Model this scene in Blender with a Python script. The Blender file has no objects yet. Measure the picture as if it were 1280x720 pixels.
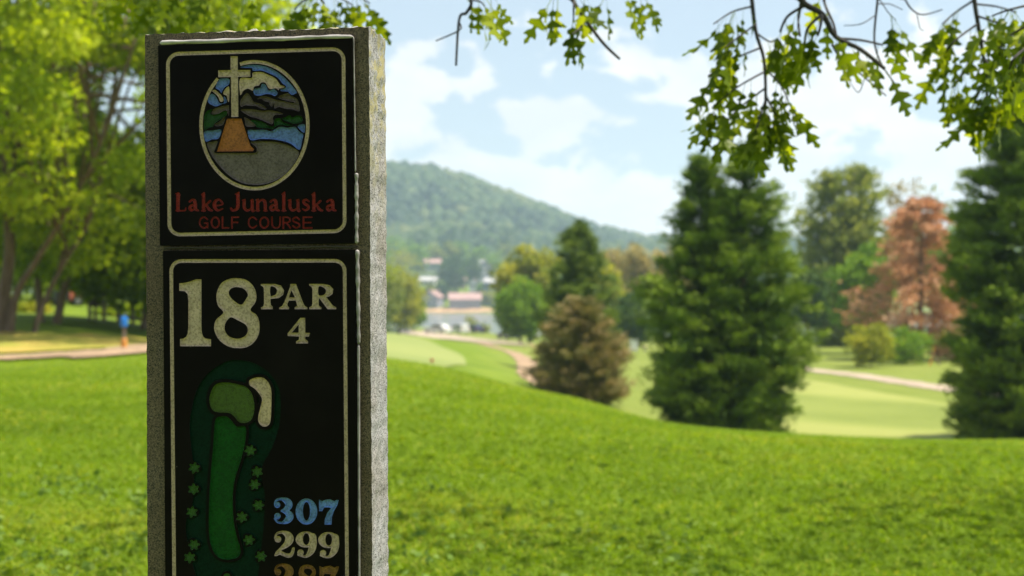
import bpy, math, random
import numpy as np
from mathutils import Matrix, Vector, Quaternion
from mathutils.geometry import delaunay_2d_cdt

R = math.radians
rng = np.random.default_rng(7)
random.seed(7)
SC = bpy.context.scene
COL = SC.collection

# ---------------------------------------------------------------- camera, sky, sun, exposure
CZ, F, HZ = 1.05, 1778.0, 370.0            # lens height, focal length and horizon row in photo pixels
cam = bpy.data.cameras.new('camera')
cam.lens, cam.sensor_width = 50.0, 36.0
cam.shift_y = (HZ - 360) / 1280
cam.clip_start, cam.clip_end = 0.05, 9000
cam.dof.use_dof = True
cam.dof.focus_distance = 1.90
cam.dof.aperture_fstop = 6.3
camo = bpy.data.objects.new('camera', cam); COL.objects.link(camo)
camo.location = (0, 0, CZ); camo.rotation_euler = (R(90), 0, 0)
SC.camera = camo

SUN_AZ, SUN_EL = R(97), R(65)
sun = bpy.data.lights.new('sun', 'SUN')
sun.energy, sun.angle, sun.color = 4.8, R(0.53), (1.0, 0.91, 0.76)
suno = bpy.data.objects.new('sun', sun); COL.objects.link(suno)
sd = Vector((math.sin(SUN_AZ) * math.cos(SUN_EL), math.cos(SUN_AZ) * math.cos(SUN_EL), math.sin(SUN_EL)))
suno.rotation_euler = sd.to_track_quat('Z', 'Y').to_euler()
suno.location = (0, 0, 60)

W = bpy.data.worlds.new('World'); SC.world = W; W.use_nodes = True
def sky_world():
    nt = W.node_tree; nt.nodes.clear(); N = nt.nodes.new; L = nt.links.new
    out = N('ShaderNodeOutputWorld'); bg = N('ShaderNodeBackground')
    bg.inputs['Strength'].default_value = 0.070
    sky = N('ShaderNodeTexSky'); sky.sky_type = 'NISHITA'; sky.sun_disc = False
    sky.sun_elevation, sky.sun_rotation = SUN_EL, SUN_AZ
    sky.air_density, sky.dust_density, sky.ozone_density = 1.0, 1.0, 1.0
    tc = N('ShaderNodeTexCoord')
    mp = N('ShaderNodeMapping'); mp.inputs['Scale'].default_value = (1, 1, 1.9); mp.inputs['Location'].default_value = (0.37, 0.1, 0.02)
    L(tc.outputs['Generated'], mp.inputs['Vector'])
    n1 = N('ShaderNodeTexNoise'); n1.inputs['Scale'].default_value = 9.0; n1.inputs['Detail'].default_value = 8; n1.inputs['Roughness'].default_value = 0.55
    n1.inputs['Distortion'].default_value = 0.25
    L(mp.outputs['Vector'], n1.inputs['Vector'])
    n2 = N('ShaderNodeTexNoise'); n2.inputs['Scale'].default_value = 14.0; n2.inputs['Detail'].default_value = 5
    L(mp.outputs['Vector'], n2.inputs['Vector'])
    sx = N('ShaderNodeSeparateXYZ'); L(tc.outputs['Generated'], sx.inputs[0])
    # cloud cover thickens towards the horizon, where one looks along the cloud layer
    cov = N('ShaderNodeMapRange'); cov.inputs['From Min'].default_value = 0.03; cov.inputs['From Max'].default_value = 0.20
    cov.inputs['To Min'].default_value = 0.24; cov.inputs['To Max'].default_value = -0.035
    L(sx.outputs['Z'], cov.inputs['Value'])
    ad = N('ShaderNodeMath'); ad.operation = 'ADD'; L(n1.outputs['Fac'], ad.inputs[0]); L(cov.outputs['Result'], ad.inputs[1])
    rm = N('ShaderNodeMapRange'); rm.interpolation_type = 'SMOOTHSTEP'
    rm.inputs['From Min'].default_value = 0.565; rm.inputs['From Max'].default_value = 0.615
    L(ad.outputs[0], rm.inputs['Value'])
    cc = N('ShaderNodeMix'); cc.data_type = 'RGBA'
    cc.inputs['A'].default_value = (6.6, 6.8, 7.1, 1); cc.inputs['B'].default_value = (8.1, 8.0, 7.9, 1)
    n2r = N('ShaderNodeMapRange'); n2r.inputs['From Min'].default_value = 0.35; n2r.inputs['From Max'].default_value = 0.62
    L(n2.outputs['Fac'], n2r.inputs['Value']); L(n2r.outputs['Result'], cc.inputs['Factor'])
    thin = N('ShaderNodeMix'); thin.data_type = 'RGBA'; thin.inputs['Factor'].default_value = 0.40   # high thin veil over the blue
    thin.inputs['B'].default_value = (6.7, 7.4, 8.0, 1); L(sky.outputs['Color'], thin.inputs['A'])
    mx = N('ShaderNodeMix'); mx.data_type = 'RGBA'
    L(rm.outputs['Result'], mx.inputs['Factor']); L(thin.outputs['Result'], mx.inputs['A']); L(cc.outputs['Result'], mx.inputs['B'])
    L(mx.outputs['Result'], bg.inputs['Color']); L(bg.outputs[0], out.inputs[0])
sky_world()
SC.view_settings.view_transform = 'Standard'; SC.view_settings.look = 'None'
SC.view_settings.gamma = 1.0; SC.view_settings.exposure = 1.02
SC.cycles.use_denoising = True
SC.cycles.max_bounces = 8; SC.cycles.diffuse_bounces = 3; SC.cycles.glossy_bounces = 2
SC.cycles.transmission_bounces = 4; SC.cycles.volume_bounces = 1; SC.cycles.transparent_max_bounces = 8
SC.cycles.sample_clamp_indirect = 6.0
SC.cycles.caustics_reflective = False; SC.cycles.caustics_refractive = False

# ---------------------------------------------------------------- helpers
def tag(o, label=None, cat=None, group=None, kind=None):
    if label: o['label'] = label
    if cat: o['category'] = cat
    if group: o['group'] = group
    if kind: o['kind'] = kind
    return o
def empty(name, label, cat, loc=(0, 0, 0), group=None, rz=0.0):
    o = bpy.data.objects.new(name, None); COL.objects.link(o)
    o.location = loc; o.rotation_euler = (0, 0, rz); o.empty_display_size = 0.2
    return tag(o, label, cat, group)
def to_mesh(name, v, f, smooth=False, tint=None):
    """v (n,3); f (m,k) array or list of faces"""
    me = bpy.data.meshes.new(name)
    v = np.asarray(v, dtype=np.float32)
    if isinstance(f, np.ndarray):
        m, k = f.shape
        me.vertices.add(len(v)); me.vertices.foreach_set('co', v.ravel())
        me.loops.add(m * k); me.loops.foreach_set('vertex_index', f.astype(np.int32).ravel())
        me.polygons.add(m); me.polygons.foreach_set('loop_start', np.arange(0, m * k, k, dtype=np.int32))
        if smooth: me.polygons.foreach_set('use_smooth', np.ones(m, dtype=bool))
        me.update(calc_edges=True)
    else:
        me.from_pydata(v.tolist(), [], f)
        if smooth:
            for p in me.polygons: p.use_smooth = True
    if tint is not None:
        a = me.attributes.new('tint', 'FLOAT', 'POINT'); a.data.foreach_set('value', np.asarray(tint, dtype=np.float32))
    return me
def mobj(name, me, mat, parent=None, **kw):
    o = bpy.data.objects.new(name, me); COL.objects.link(o)
    if mat is not None and not me.materials: me.materials.append(mat)
    if parent is not None: o.parent = parent
    return tag(o, **kw)
class MB:
    """collects boxes, tubes and prisms into one mesh"""
    def __init__(s): s.v, s.f = [], []
    def add(s, v, f):
        b = len(s.v); s.v += [tuple(p) for p in v]; s.f += [tuple(i + b for i in q) for q in f]; return s
    def box(s, x0, x1, y0, y1, z0, z1):
        return s.add([(x, y, z) for z in (z0, z1) for y in (y0, y1) for x in (x0, x1)],
                     [(0, 2, 3, 1), (4, 5, 7, 6), (0, 1, 5, 4), (2, 6, 7, 3), (0, 4, 6, 2), (1, 3, 7, 5)])
    def prism(s, poly, x0, x1, ax=0):
        n = len(poly)
        def P(t, a, b): return (t, a, b) if ax == 0 else ((a, t, b) if ax == 1 else (a, b, t))
        v = [P(x0, a, b) for a, b in poly] + [P(x1, a, b) for a, b in poly]
        f = [tuple(range(n))[::-1], tuple(range(n, 2 * n))] + [(i, (i + 1) % n, n + (i + 1) % n, n + i) for i in range(n)]
        return s.add(v, f)
    def lathe(s, prof, n=16, c=(0, 0, 0), axis='z'):
        v = []
        for r, h in prof:
            for k in range(n):
                a = 2 * math.pi * k / n; p = (r * math.cos(a), r * math.sin(a), h)
                if axis == 'y': p = (p[0], p[2], p[1])
                if axis == 'x': p = (p[2], p[0], p[1])
                v.append((p[0] + c[0], p[1] + c[1], p[2] + c[2]))
        f = [(i * n + k, i * n + (k + 1) % n, (i + 1) * n + (k + 1) % n, (i + 1) * n + k) for i in range(len(prof) - 1) for k in range(n)]
        f += [tuple(range(n))[::-1], tuple((len(prof) - 1) * n + k for k in range(n))]
        return s.add(v, f)
    def tube(s, pts, rad, n=6):
        pts = [Vector(p) for p in pts]; m = len(pts); v = []
        ref = Vector((0.31, 0.82, 0.47)).normalized()
        for i, p in enumerate(pts):
            t = (pts[min(i + 1, m - 1)] - pts[max(i - 1, 0)]).normalized()
            a = t.cross(ref); a = a.normalized() if a.length > 1e-4 else Vector((1, 0, 0)); b = t.cross(a)
            for k in range(n):
                q = 2 * math.pi * k / n
                v.append(tuple(p + (a * math.cos(q) + b * math.sin(q)) * rad[i]))
        f = [(i * n + k, i * n + (k + 1) % n, (i + 1) * n + (k + 1) % n, (i + 1) * n + k) for i in range(m - 1) for k in range(n)]
        f += [tuple(range(n))[::-1], tuple((m - 1) * n + k for k in range(n))]
        return s.add(v, f)
    def build(s, name, mat, parent=None, smooth=False, **kw):
        return mobj(name, to_mesh(name, s.v, s.f, smooth), mat, parent, **kw)
def crom(pts, n=6, closed=False):
    P = np.array(pts, float); m = len(P); out = []
    rngi = range(m if closed else m - 1)
    for i in rngi:
        if closed: a, b, c, d = P[(i - 1) % m], P[i], P[(i + 1) % m], P[(i + 2) % m]
        else: a, b, c, d = P[max(i - 1, 0)], P[i], P[i + 1], P[min(i + 2, m - 1)]
        for k in range(n):
            t = k / n
            out.append(0.5 * ((2 * b) + (c - a) * t + (2 * a - 5 * b + 4 * c - d) * t * t + (3 * b - a - 3 * c + d) * t ** 3))
    if not closed: out.append(P[-1])
    return np.array(out)

# ---------------------------------------------------------------- materials
def nodes(name):
    m = bpy.data.materials.new(name); m.use_nodes = True
    nt = m.node_tree; return m, nt, nt.nodes.new, nt.links.new, nt.nodes['Principled BSDF']
def ramp(N, L, src, stops):
    r = N('ShaderNodeValToRGB'); el = r.color_ramp.elements
    while len(el) < len(stops): el.new(0.5)
    for e, (p, c) in zip(el, stops): e.position = p; e.color = (*c, 1)
    L(src, r.inputs['Fac']); return r.outputs['Color']
def noise(N, L, scale, detail=4, rough=0.55, coord='Object', tc=None, vec=None):
    n = N('ShaderNodeTexNoise'); n.inputs['Scale'].default_value = scale; n.inputs['Detail'].default_value = detail; n.inputs['Roughness'].default_value = rough
    if vec is None:
        tc = tc or N('ShaderNodeTexCoord'); vec = tc.outputs[coord]
    L(vec, n.inputs['Vector']); return n
def bump(N, L, b, src, strength, dist):
    u = N('ShaderNodeBump'); u.inputs['Strength'].default_value = strength; u.inputs['Distance'].default_value = dist
    L(src, u.inputs['Height']); L(u.outputs['Normal'], b.inputs['Normal'])
def plain(name, c, rough=0.6, metal=0.0, var=0.12, scale=8.0, bmp=0.0, bscale=60.0, bdist=0.001, spec=0.5):
    m, nt, N, L, b = nodes(name)
    n = noise(N, L, scale)
    lo = tuple(max(0, x * (1 - var * 1.6)) for x in c); hi = tuple(min(1, x * (1 + var)) for x in c)
    L(ramp(N, L, n.outputs['Fac'], [(0.3, lo), (0.7, hi)]), b.inputs['Base Color'])
    b.inputs['Roughness'].default_value = rough; b.inputs['Metallic'].default_value = metal
    b.inputs['Specular IOR Level'].default_value = spec
    if bmp: bump(N, L, b, noise(N, L, bscale, 3).outputs['Fac'], bmp, bdist)
    return m
def leafmat(name, c0, c1, trans=0.45, tcol=None, rough=0.5, c2=None):
    """leaf colour runs over the per-leaf tint; part of the light passes through the blade"""
    m, nt, N, L, b = nodes(name)
    at = N('ShaderNodeAttribute'); at.attribute_name = 'tint'
    stops = [(0.0, c0), (1.0, c1)] if c2 is None else [(0.0, c0), (0.6, c1), (1.0, c2)]
    col = ramp(N, L, at.outputs['Fac'], stops)
    L(col, b.inputs['Base Color']); b.inputs['Roughness'].default_value = rough; b.inputs['Specular IOR Level'].default_value = 0.12
    tr = N('ShaderNodeBsdfTranslucent')
    mul = N('ShaderNodeMix'); mul.data_type = 'RGBA'; mul.blend_type = 'MULTIPLY'; mul.inputs['Factor'].default_value = 1
    L(col, mul.inputs['A']); mul.inputs['B'].default_value = (*(tcol or (1.5, 1.5, 0.7)), 1)
    L(mul.outputs['Result'], tr.inputs['Color'])
    ms = N('ShaderNodeMixShader'); ms.inputs[0].default_value = trans
    L(b.outputs[0], ms.inputs[1]); L(tr.outputs[0], ms.inputs[2])
    L(ms.outputs[0], nt.nodes['Material Output'].inputs['Surface'])
    return m
def grassmat(name, stops, scale=0.5, fine=25.0, stripes=None, low=None):
    m, nt, N, L, b = nodes(name)
    tc = N('ShaderNodeTexCoord')
    n1 = noise(N, L, scale, 5, 0.6, tc=tc); n2 = noise(N, L, fine, 4, 0.65, tc=tc)
    mx = N('ShaderNodeMix'); mx.inputs['Factor'].default_value = 0.4
    L(n1.outputs['Fac'], mx.inputs['A']); L(n2.outputs['Fac'], mx.inputs['B'])
    src = mx.outputs['Result']
    if stripes:
        ang, w, amt = stripes
        mp = N('ShaderNodeMapping'); mp.inputs['Rotation'].default_value = (0, 0, ang); L(tc.outputs['Object'], mp.inputs['Vector'])
        wv = N('ShaderNodeTexWave'); wv.wave_profile = 'SIN'; wv.inputs['Scale'].default_value = 1 / w; wv.inputs['Distortion'].default_value = 0.3
        L(mp.outputs['Vector'], wv.inputs['Vector'])
        sh = N('ShaderNodeMapRange'); sh.inputs['From Min'].default_value = 0.3; sh.inputs['From Max'].default_value = 0.7
        sh.inputs['To Min'].default_value = -amt; sh.inputs['To Max'].default_value = amt
        L(wv.outputs['Fac'], sh.inputs['Value'])
        ad = N('ShaderNodeMath'); ad.operation = 'ADD'; L(src, ad.inputs[0]); L(sh.outputs['Result'], ad.inputs[1]); src = ad.outputs[0]
    col = ramp(N, L, src, stops)
    if low:
        col2 = ramp(N, L, src, low); sx = N('ShaderNodeSeparateXYZ'); L(tc.outputs['Object'], sx.inputs[0])
        hz = N('ShaderNodeMapRange'); hz.inputs['From Min'].default_value = -1.6; hz.inputs['From Max'].default_value = -2.6; L(sx.outputs['Z'], hz.inputs['Value'])
        mm = N('ShaderNodeMix'); mm.data_type = 'RGBA'; L(hz.outputs['Result'], mm.inputs['Factor']); L(col, mm.inputs['A']); L(col2, mm.inputs['B']); col = mm.outputs['Result']
    L(col, b.inputs['Base Color'])
    b.inputs['Roughness'].default_value = 0.8; b.inputs['Specular IOR Level'].default_value = 0.15
    bump(N, L, b, n2.outputs['Fac'], 0.6, 0.03)
    return m
def barkmat(name, a, c):
    m, nt, N, L, b = nodes(name)
    tc = N('ShaderNodeTexCoord'); mp = N('ShaderNodeMapping'); mp.inputs['Scale'].default_value = (9, 9, 1.6); L(tc.outputs['Object'], mp.inputs['Vector'])
    n = noise(N, L, 1.5, 6, 0.65, vec=mp.outputs['Vector'])
    L(ramp(N, L, n.outputs['Fac'], [(0.35, a), (0.65, c)]), b.inputs['Base Color']); b.inputs['Roughness'].default_value = 0.9
    bump(N, L, b, n.outputs['Fac'], 0.8, 0.02); return m

def granite(name, base, dark, light, rough, lichen=False, bmp=0.1):
    m, nt, N, L, b = nodes(name)
    tc = N('ShaderNodeTexCoord')
    vo = N('ShaderNodeTexVoronoi'); vo.inputs['Scale'].default_value = 800; L(tc.outputs['Object'], vo.inputs['Vector'])
    sp = N('ShaderNodeSeparateColor'); L(vo.outputs['Color'], sp.inputs[0])
    c = ramp(N, L, sp.outputs[0], [(0.0, dark), (0.20, dark), (0.26, base), (0.70, base), (0.80, light)])
    n = noise(N, L, 260, 4, 0.7, tc=tc)
    mx = N('ShaderNodeMix'); mx.data_type = 'RGBA'; mx.blend_type = 'MULTIPLY'; mx.inputs['Factor'].default_value = 0.8
    L(c, mx.inputs['A']); L(ramp(N, L, n.outputs['Fac'], [(0.30, (0.45, 0.44, 0.42)), (0.62, (1, 1, 1))]), mx.inputs['B'])
    col = mx.outputs['Result']
    # weathering: brown damp blotches, and lichen high on the split face
    n3 = noise(N, L, 7, 5, 0.6, tc=tc)
    mw = N('ShaderNodeMix'); mw.data_type = 'RGBA'; mw.blend_type = 'MULTIPLY'
    mw.inputs['B'].default_value = (0.66, 0.55, 0.40, 1)
    mr = N('ShaderNodeMapRange'); mr.inputs['From Min'].default_value = 0.42; mr.inputs['From Max'].default_value = 0.7; mr.inputs['To Max'].default_value = 0.75
    L(n3.outputs['Fac'], mr.inputs['Value']); L(mr.outputs['Result'], mw.inputs['Factor']); L(col, mw.inputs['A']); col = mw.outputs['Result']
    if lichen:
        sx = N('ShaderNodeSeparateXYZ'); L(tc.outputs['Object'], sx.inputs[0])
        hz = N('ShaderNodeMapRange'); hz.inputs['From Min'].default_value = 1.12; hz.inputs['From Max'].default_value = 1.34; L(sx.outputs['Z'], hz.inputs['Value'])
        n4 = noise(N, L, 34, 5, 0.7, tc=tc)
        ms = N('ShaderNodeMapRange'); ms.inputs['From Min'].default_value = 0.47; ms.inputs['From Max'].default_value = 0.56; L(n4.outputs['Fac'], ms.inputs['Value'])
        mu = N('ShaderNodeMath'); mu.operation = 'MULTIPLY'; L(hz.outputs['Result'], mu.inputs[0]); L(ms.outputs['Result'], mu.inputs[1])
        ml = N('ShaderNodeMix'); ml.data_type = 'RGBA'; ml.inputs['B'].default_value = (0.30, 0.26, 0.09, 1)
        mu2 = N('ShaderNodeMath'); mu2.operation = 'MULTIPLY'; mu2.inputs[1].default_value = 0.75; L(mu.outputs[0], mu2.inputs[0])
        L(mu2.outputs[0], ml.inputs['Factor']); L(col, ml.inputs['A']); col = ml.outputs['Result']
    L(col, b.inputs['Base Color']); b.inputs['Roughness'].default_value = rough
    bump(N, L, b, n.outputs['Fac'], bmp, 0.0015)
    return m

# ---------------------------------------------------------------- terrain (camera stands on a knoll; the valley lies 4 to 7 m lower)
CTRL = []
def cp(px, py, d): CTRL.append(((px - 640) / F, d, CZ - (py - HZ) / F * d))
def cz(px, d, z): CTRL.append(((px - 640) / F, d, z))
for px in (-200, 150, 485, 800, 1280):
    cz(px, 0.5, 0.0); cz(px, 2.5, 0.0)
for px in (-200, 0, 180): cz(px, 6, 0.02); cz(px, 14, 0.02)
for px, py in ((-200, 447), (0, 446), (180, 437)): cp(px, py, 25)
for px, py in ((-200, 412), (0, 414), (120, 420), (180, 428)): cp(px, py, 34)
for px in (-200, 0, 120): cz(px, 60, 0.6); cz(px, 120, 1.2); cz(px, 330, 0.0); cz(px, 900, 2)
cz(-200, 3000, 5); cz(600, 3000, 2); cz(1280, 3000, 2); cz(1500, 3000, 2)
# column 330 (behind the stone)
cp(330, 441, 25); cz(330, 45, -0.6); cz(330, 90, -1.6); cz(330, 200, -3.5)
# column 485
cp(485, 560, 10); cp(485, 451, 25); cz(485, 34, -0.75); cz(485, 45, -1.0); cz(485, 60, -1.02); cz(485, 85, -1.2); cz(485, 150, -3.2); cz(485, 270, -5.3)
# column 570
cp(570, 580, 9); cp(570, 462, 23); cz(570, 33, -0.95); cz(570, 45, -1.15); cz(570, 70, -1.35); cz(570, 100, -2.1); cz(570, 160, -3.9); cz(570, 280, -5.5)
# column 660
cp(660, 600, 8.6); cp(660, 488, 20); cz(660, 29, -1.1); cz(660, 45, -1.85); cz(660, 70, -2.4); cz(660, 100, -2.95); cz(660, 170, -4.4); cz(660, 240, -5.6)
# column 730
cp(730, 504, 19); cz(730, 30, -1.65); cz(730, 45, -2.3); cz(730, 60, -2.6); cz(730, 100, -3.2); cz(730, 200, -5.3)
# column 820
cp(820, 620, 8.2); cp(820, 531, 18); cz(820, 30, -2.3); cz(820, 40, -2.75); cz(820, 60, -3.0); cz(820, 108, -3.3); cz(820, 200, -5.4)
# column 1000
cp(1000, 640, 8); cp(1000, 548, 17.5); cz(1000, 30, -2.6); cz(1000, 40, -2.95); cz(1000, 70, -3.15); cz(1000, 100, -3.2); cz(1000, 170, -4.6)
# column 1280 and beyond
for px in (1280, 1600):
    cp(px, 640, 8); cp(px, 560, 17); cz(px, 28, -2.5); cz(px, 40, -2.95); cz(px, 60, -3.1); cz(px, 100, -3.2); cz(px, 160, -4.4)
# lake bed, far shore
LAKE_Z = -6.6
for px in (400, 485, 570): cz(px, 325, -6.3); cz(px, 350, -7.4); cz(px, 590, -7.4); cz(px, 640, -6.0); cz(px, 664, -4.6); cz(px, 700, 5.0); cz(px, 725, 8.5); cz(px, 790, 14.0)
for px in (660, 820): cz(px, 262, -6.3); cz(px, 285, -7.4); cz(px, 590, -7.4); cz(px, 640, -5.5); cz(px, 720, -1.0)
for px in (1000, 1280, 1600): cz(px, 195, -6.3); cz(px, 212, -7.4); cz(px, 590, -7.4); cz(px, 640, -5.5); cz(px, 720, 0)
for px in (330, 485, 570, 660): cp(px, 330, 950)
for px in (820, 1280): cz(px, 950, 12)
CT = np.array(CTRL)
def _tc(u, d): return np.stack([np.clip(u, -0.5, 0.58) * 2.2, np.log(np.clip(d, 0.5, 3000))], -1)
def _k(r2): return 0.5 * r2 * np.log(r2 + 1e-9)
_P = _tc(CT[:, 0], CT[:, 1]); _n = len(_P)
_A = np.zeros((_n + 3, _n + 3))
_A[:_n, :_n] = _k(((_P[:, None] - _P[None]) ** 2).sum(-1)) + np.eye(_n) * 1e-4
_A[:_n, _n] = 1; _A[:_n, _n + 1:] = _P; _A[_n:, :_n] = _A[:_n, _n:].T
_w = np.linalg.solve(_A, np.concatenate([CT[:, 2], [0, 0, 0]]))
def _und(d): return np.clip(d / 10, 0, 1) * np.clip((75 - d) / 35, 0, 1)
def T(x, y):
    x = np.asarray(x, float); y = np.asarray(y, float); sh = x.shape; x = x.ravel(); y = y.ravel()
    d = np.hypot(x, y)
    yy = np.maximum(y, 0.3 * d + 1e-6)
    u = np.clip(x / yy, -0.5, 0.58); dd = d / np.sqrt(1 + u * u)
    Q = _tc(u, dd); out = np.empty(len(x))
    for i in range(0, len(x), 20000):
        q = Q[i:i + 20000]
        out[i:i + 20000] = _k(((q[:, None] - _P[None]) ** 2).sum(-1)) @ _w[:_n] + _w[_n] + q @ _w[_n + 1:]
    # small undulation of the turf
    out += 0.02 * np.sin(x * 0.9 + 1.3 * np.sin(y * 0.5)) * _und(d) + 0.018 * np.sin(y * 0.7 + x * 0.35) * _und(d)
    return out.reshape(sh)
def Tz(x, y): return float(T(np.array([x]), np.array([y]))[0])
_D = np.exp(np.linspace(math.log(3), math.log(1500), 2600))
def hit(px, py, dmin=3.0):
    u = (px - 640) / F; s = -(py - HZ) / F
    D = _D[_D >= dmin]; z = CZ + s * D; t = T(u * D, D)
    k = np.nonzero(z <= t)[0]; d = D[k[0]] if len(k) else D[-1]
    return Vector((u * d, d, Tz(u * d, d)))
def at(px, d, dz=0.0):
    x = (px - 640) / F * d; return Vector((x, d, Tz(x, d) + dz))
def pz(py, d): return CZ - (py - HZ) / F * d      # world height of a photo row at a depth

# ---------------------------------------------------------------- ground, lake, hills
M_ground = grassmat('lawn_turf', [(0.30, (0.060, 0.095, 0.006)), (0.46, (0.105, 0.165, 0.008)), (0.58, (0.145, 0.205, 0.012)), (0.74, (0.200, 0.215, 0.030))], 0.45, 22, low=[(0.30, (0.110, 0.150, 0.018)), (0.5, (0.150, 0.190, 0.028)), (0.72, (0.200, 0.220, 0.050))])
M_fair = grassmat('mown_fairway_turf', [(0.25, (0.130, 0.170, 0.028)), (0.5, (0.200, 0.235, 0.050)), (0.75, (0.270, 0.285, 0.080))], 0.10, 9, stripes=(R(-32), 60, 0.16))
M_green = grassmat('putting_turf', [(0.3, (0.17, 0.215, 0.060)), (0.7, (0.235, 0.265, 0.085))], 0.12, 14)
M_straw = grassmat('dry_straw_turf', [(0.30, (0.13, 0.19, 0.02)), (0.48, (0.27, 0.26, 0.045)), (0.64, (0.48, 0.30, 0.09))], 0.9, 12)
M_dirt = plain('red_dirt', (0.30, 0.205, 0.125), 0.95, var=0.25, scale=1.2, bmp=0.5, bscale=14, bdist=0.03)
M_gravel = plain('pale_gravel', (0.36, 0.285, 0.215), 0.95, var=0.2, scale=0.9, bmp=0.5, bscale=14, bdist=0.03)
M_sand = plain('orange_shore_earth', (0.42, 0.26, 0.14), 0.95, var=0.3, scale=0.2)

def ground():
    rr = np.exp(np.linspace(math.log(0.35), math.log(2150), 440))
    th = np.concatenate([np.linspace(-180, -36, 30)[:-1], np.linspace(-36, 36, 210), np.linspace(36, 180, 30)[1:-1]])
    a = np.radians(th); X = rr[:, None] * np.sin(a); Y = rr[:, None] * np.cos(a)
    Z = T(X, Y); n, m = X.shape
    v = np.stack([X, Y, Z], -1).reshape(-1, 3); v = np.concatenate([v, [[0, 0, Tz(0, 0.3)]]])
    i = np.arange(n - 1)[:, None] * m; j = np.arange(m)[None]; j2 = (j + 1) % m
    f = np.stack([i + j, i + m + j, i + m + j2, i + j2], -1).reshape(-1, 4)[:, ::-1]
    c = np.stack([np.arange(m), (np.arange(m) + 1) % m, np.full(m, n * m)], -1)
    me = to_mesh('ground', v, [tuple(q) for q in f.tolist()] + [tuple(q[::-1]) for q in c.tolist()], True)
    mobj('ground', me, M_ground, kind='structure')
ground()

def strip(name, pts, w, mat, off=0.03, cross=5, step=0.8, **kw):
    P = crom([(p[0], p[1]) for p in pts], 14); d = np.gradient(P, axis=0); d /= np.linalg.norm(d, axis=1)[:, None] + 1e-9
    nrm = np.stack([-d[:, 1], d[:, 0]], -1)
    k = np.linspace(-0.5, 0.5, cross)
    wob = 1 + 0.10 * np.sin(np.arange(len(P)) * 0.9) + 0.06 * np.sin(np.arange(len(P)) * 2.3)
    XY = P[:, None] + nrm[:, None] * (k[None, :, None] * w * wob[:, None, None])
    Z = T(XY[..., 0], XY[..., 1]) + off
    n, m = Z.shape; v = np.concatenate([XY, Z[..., None]], -1).reshape(-1, 3)
    i = np.arange(n - 1)[:, None] * m; j = np.arange(m - 1)[None]
    f = np.stack([i + j, i + j + 1, i + m + j + 1, i + m + j], -1).reshape(-1, 4)
    return mobj(name, to_mesh(name, v, f, True), mat, kind='structure', **kw)
def cdt(loops, extra=None):
    """triangles inside a set of closed outlines (even-odd)"""
    pts, edges = [], []
    for lp in loops:
        b = len(pts); pts += [tuple(p) for p in lp]; edges += [(b + i, b + (i + 1) % len(lp)) for i in range(len(lp))]
    if extra is not None: pts += [tuple(p) for p in extra]
    vo, _, fo, *_r = delaunay_2d_cdt([Vector(p) for p in pts], edges, [], 0, 1e-9)
    V = np.array([tuple(p) for p in vo]); Fc = np.array([tuple(f) for f in fo if len(f) == 3])
    c = V[Fc].mean(1); ins = np.zeros(len(c), bool)
    for lp in loops:
        A = np.asarray(lp, float); B = np.roll(A, -1, 0)
        for (x0, y0), (x1, y1) in zip(A, B):
            if y0 == y1: continue
            m = ((y0 > c[:, 1]) != (y1 > c[:, 1])) & (c[:, 0] < (x1 - x0) * (c[:, 1] - y0) / (y1 - y0) + x0)
            ins ^= m
    Fc = Fc[ins]
    a = V[Fc[:, 1]] - V[Fc[:, 0]]; b2 = V[Fc[:, 2]] - V[Fc[:, 0]]
    fl = (a[:, 0] * b2[:, 1] - a[:, 1] * b2[:, 0]) < 0; Fc[fl] = Fc[fl][:, ::-1]
    return V, Fc
def sheet(name, outline, mat, off=0.03, cell=1.5):
    P = crom(outline, 8, True); lo, hi = P.min(0), P.max(0)
    gx, gy = np.meshgrid(np.arange(lo[0], hi[0], cell), np.arange(lo[1], hi[1], cell)); g = np.stack([gx.ravel() + 0.013, gy.ravel() + 0.017], -1)
    V, Fc = cdt([P], g)
    me = to_mesh(name, np.column_stack([V, T(V[:, 0], V[:, 1]) + off]), Fc, True)
    return mobj(name, me, mat, kind='structure')
def H2(px, py, dm=30): p = hit(px, py, dm); return (p.x, p.y)

sheet('putting_green', [H2(470, 417, 44), H2(515, 421, 44), H2(550, 433, 44), H2(578, 446, 44), H2(579, 457, 40), H2(540, 461, 30), H2(470, 458, 30), H2(400, 450, 44), H2(420, 420, 44)], M_green, 0.03, 1.2)
sheet('fairway', [H2(940, 490, 40), H2(1000, 476, 40), H2(1080, 488, 40), H2(1200, 508, 40), H2(1330, 520, 38), (14.5, 33), (9.5, 32), (7.2, 36), H2(960, 512, 40)], M_fair, 0.035, 1.2)
sheet('dry_grass_bank', [H2(-120, 438, 22), H2(60, 440, 22), H2(178, 434, 22), H2(215, 428, 24), H2(170, 423, 28), H2(90, 419, 28), H2(-20, 415, 28), H2(-130, 415, 28)], M_straw, 0.03, 0.8)
strip('dirt_track', [H2(-160, 453, 18), H2(-60, 451, 18), H2(30, 448, 18), H2(110, 443, 18), H2(180, 438, 18), H2(250, 434, 18)], 1.45, M_dirt, 0.04)
strip('cart_path', [H2(736, 500, 40), H2(690, 486, 40), H2(668, 472, 40), H2(662, 458, 40), H2(650, 446, 40), H2(628, 437, 44), H2(604, 430, 60), H2(585, 426, 60)], 1.25, M_dirt, 0.035)
strip('gravel_road', [H2(640, 431, 100), H2(606, 428, 100), H2(575, 424.5, 120), H2(545, 420, 150), H2(515, 416, 180), H2(470, 412, 190)], 7.0, M_gravel, 0.09)
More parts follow.
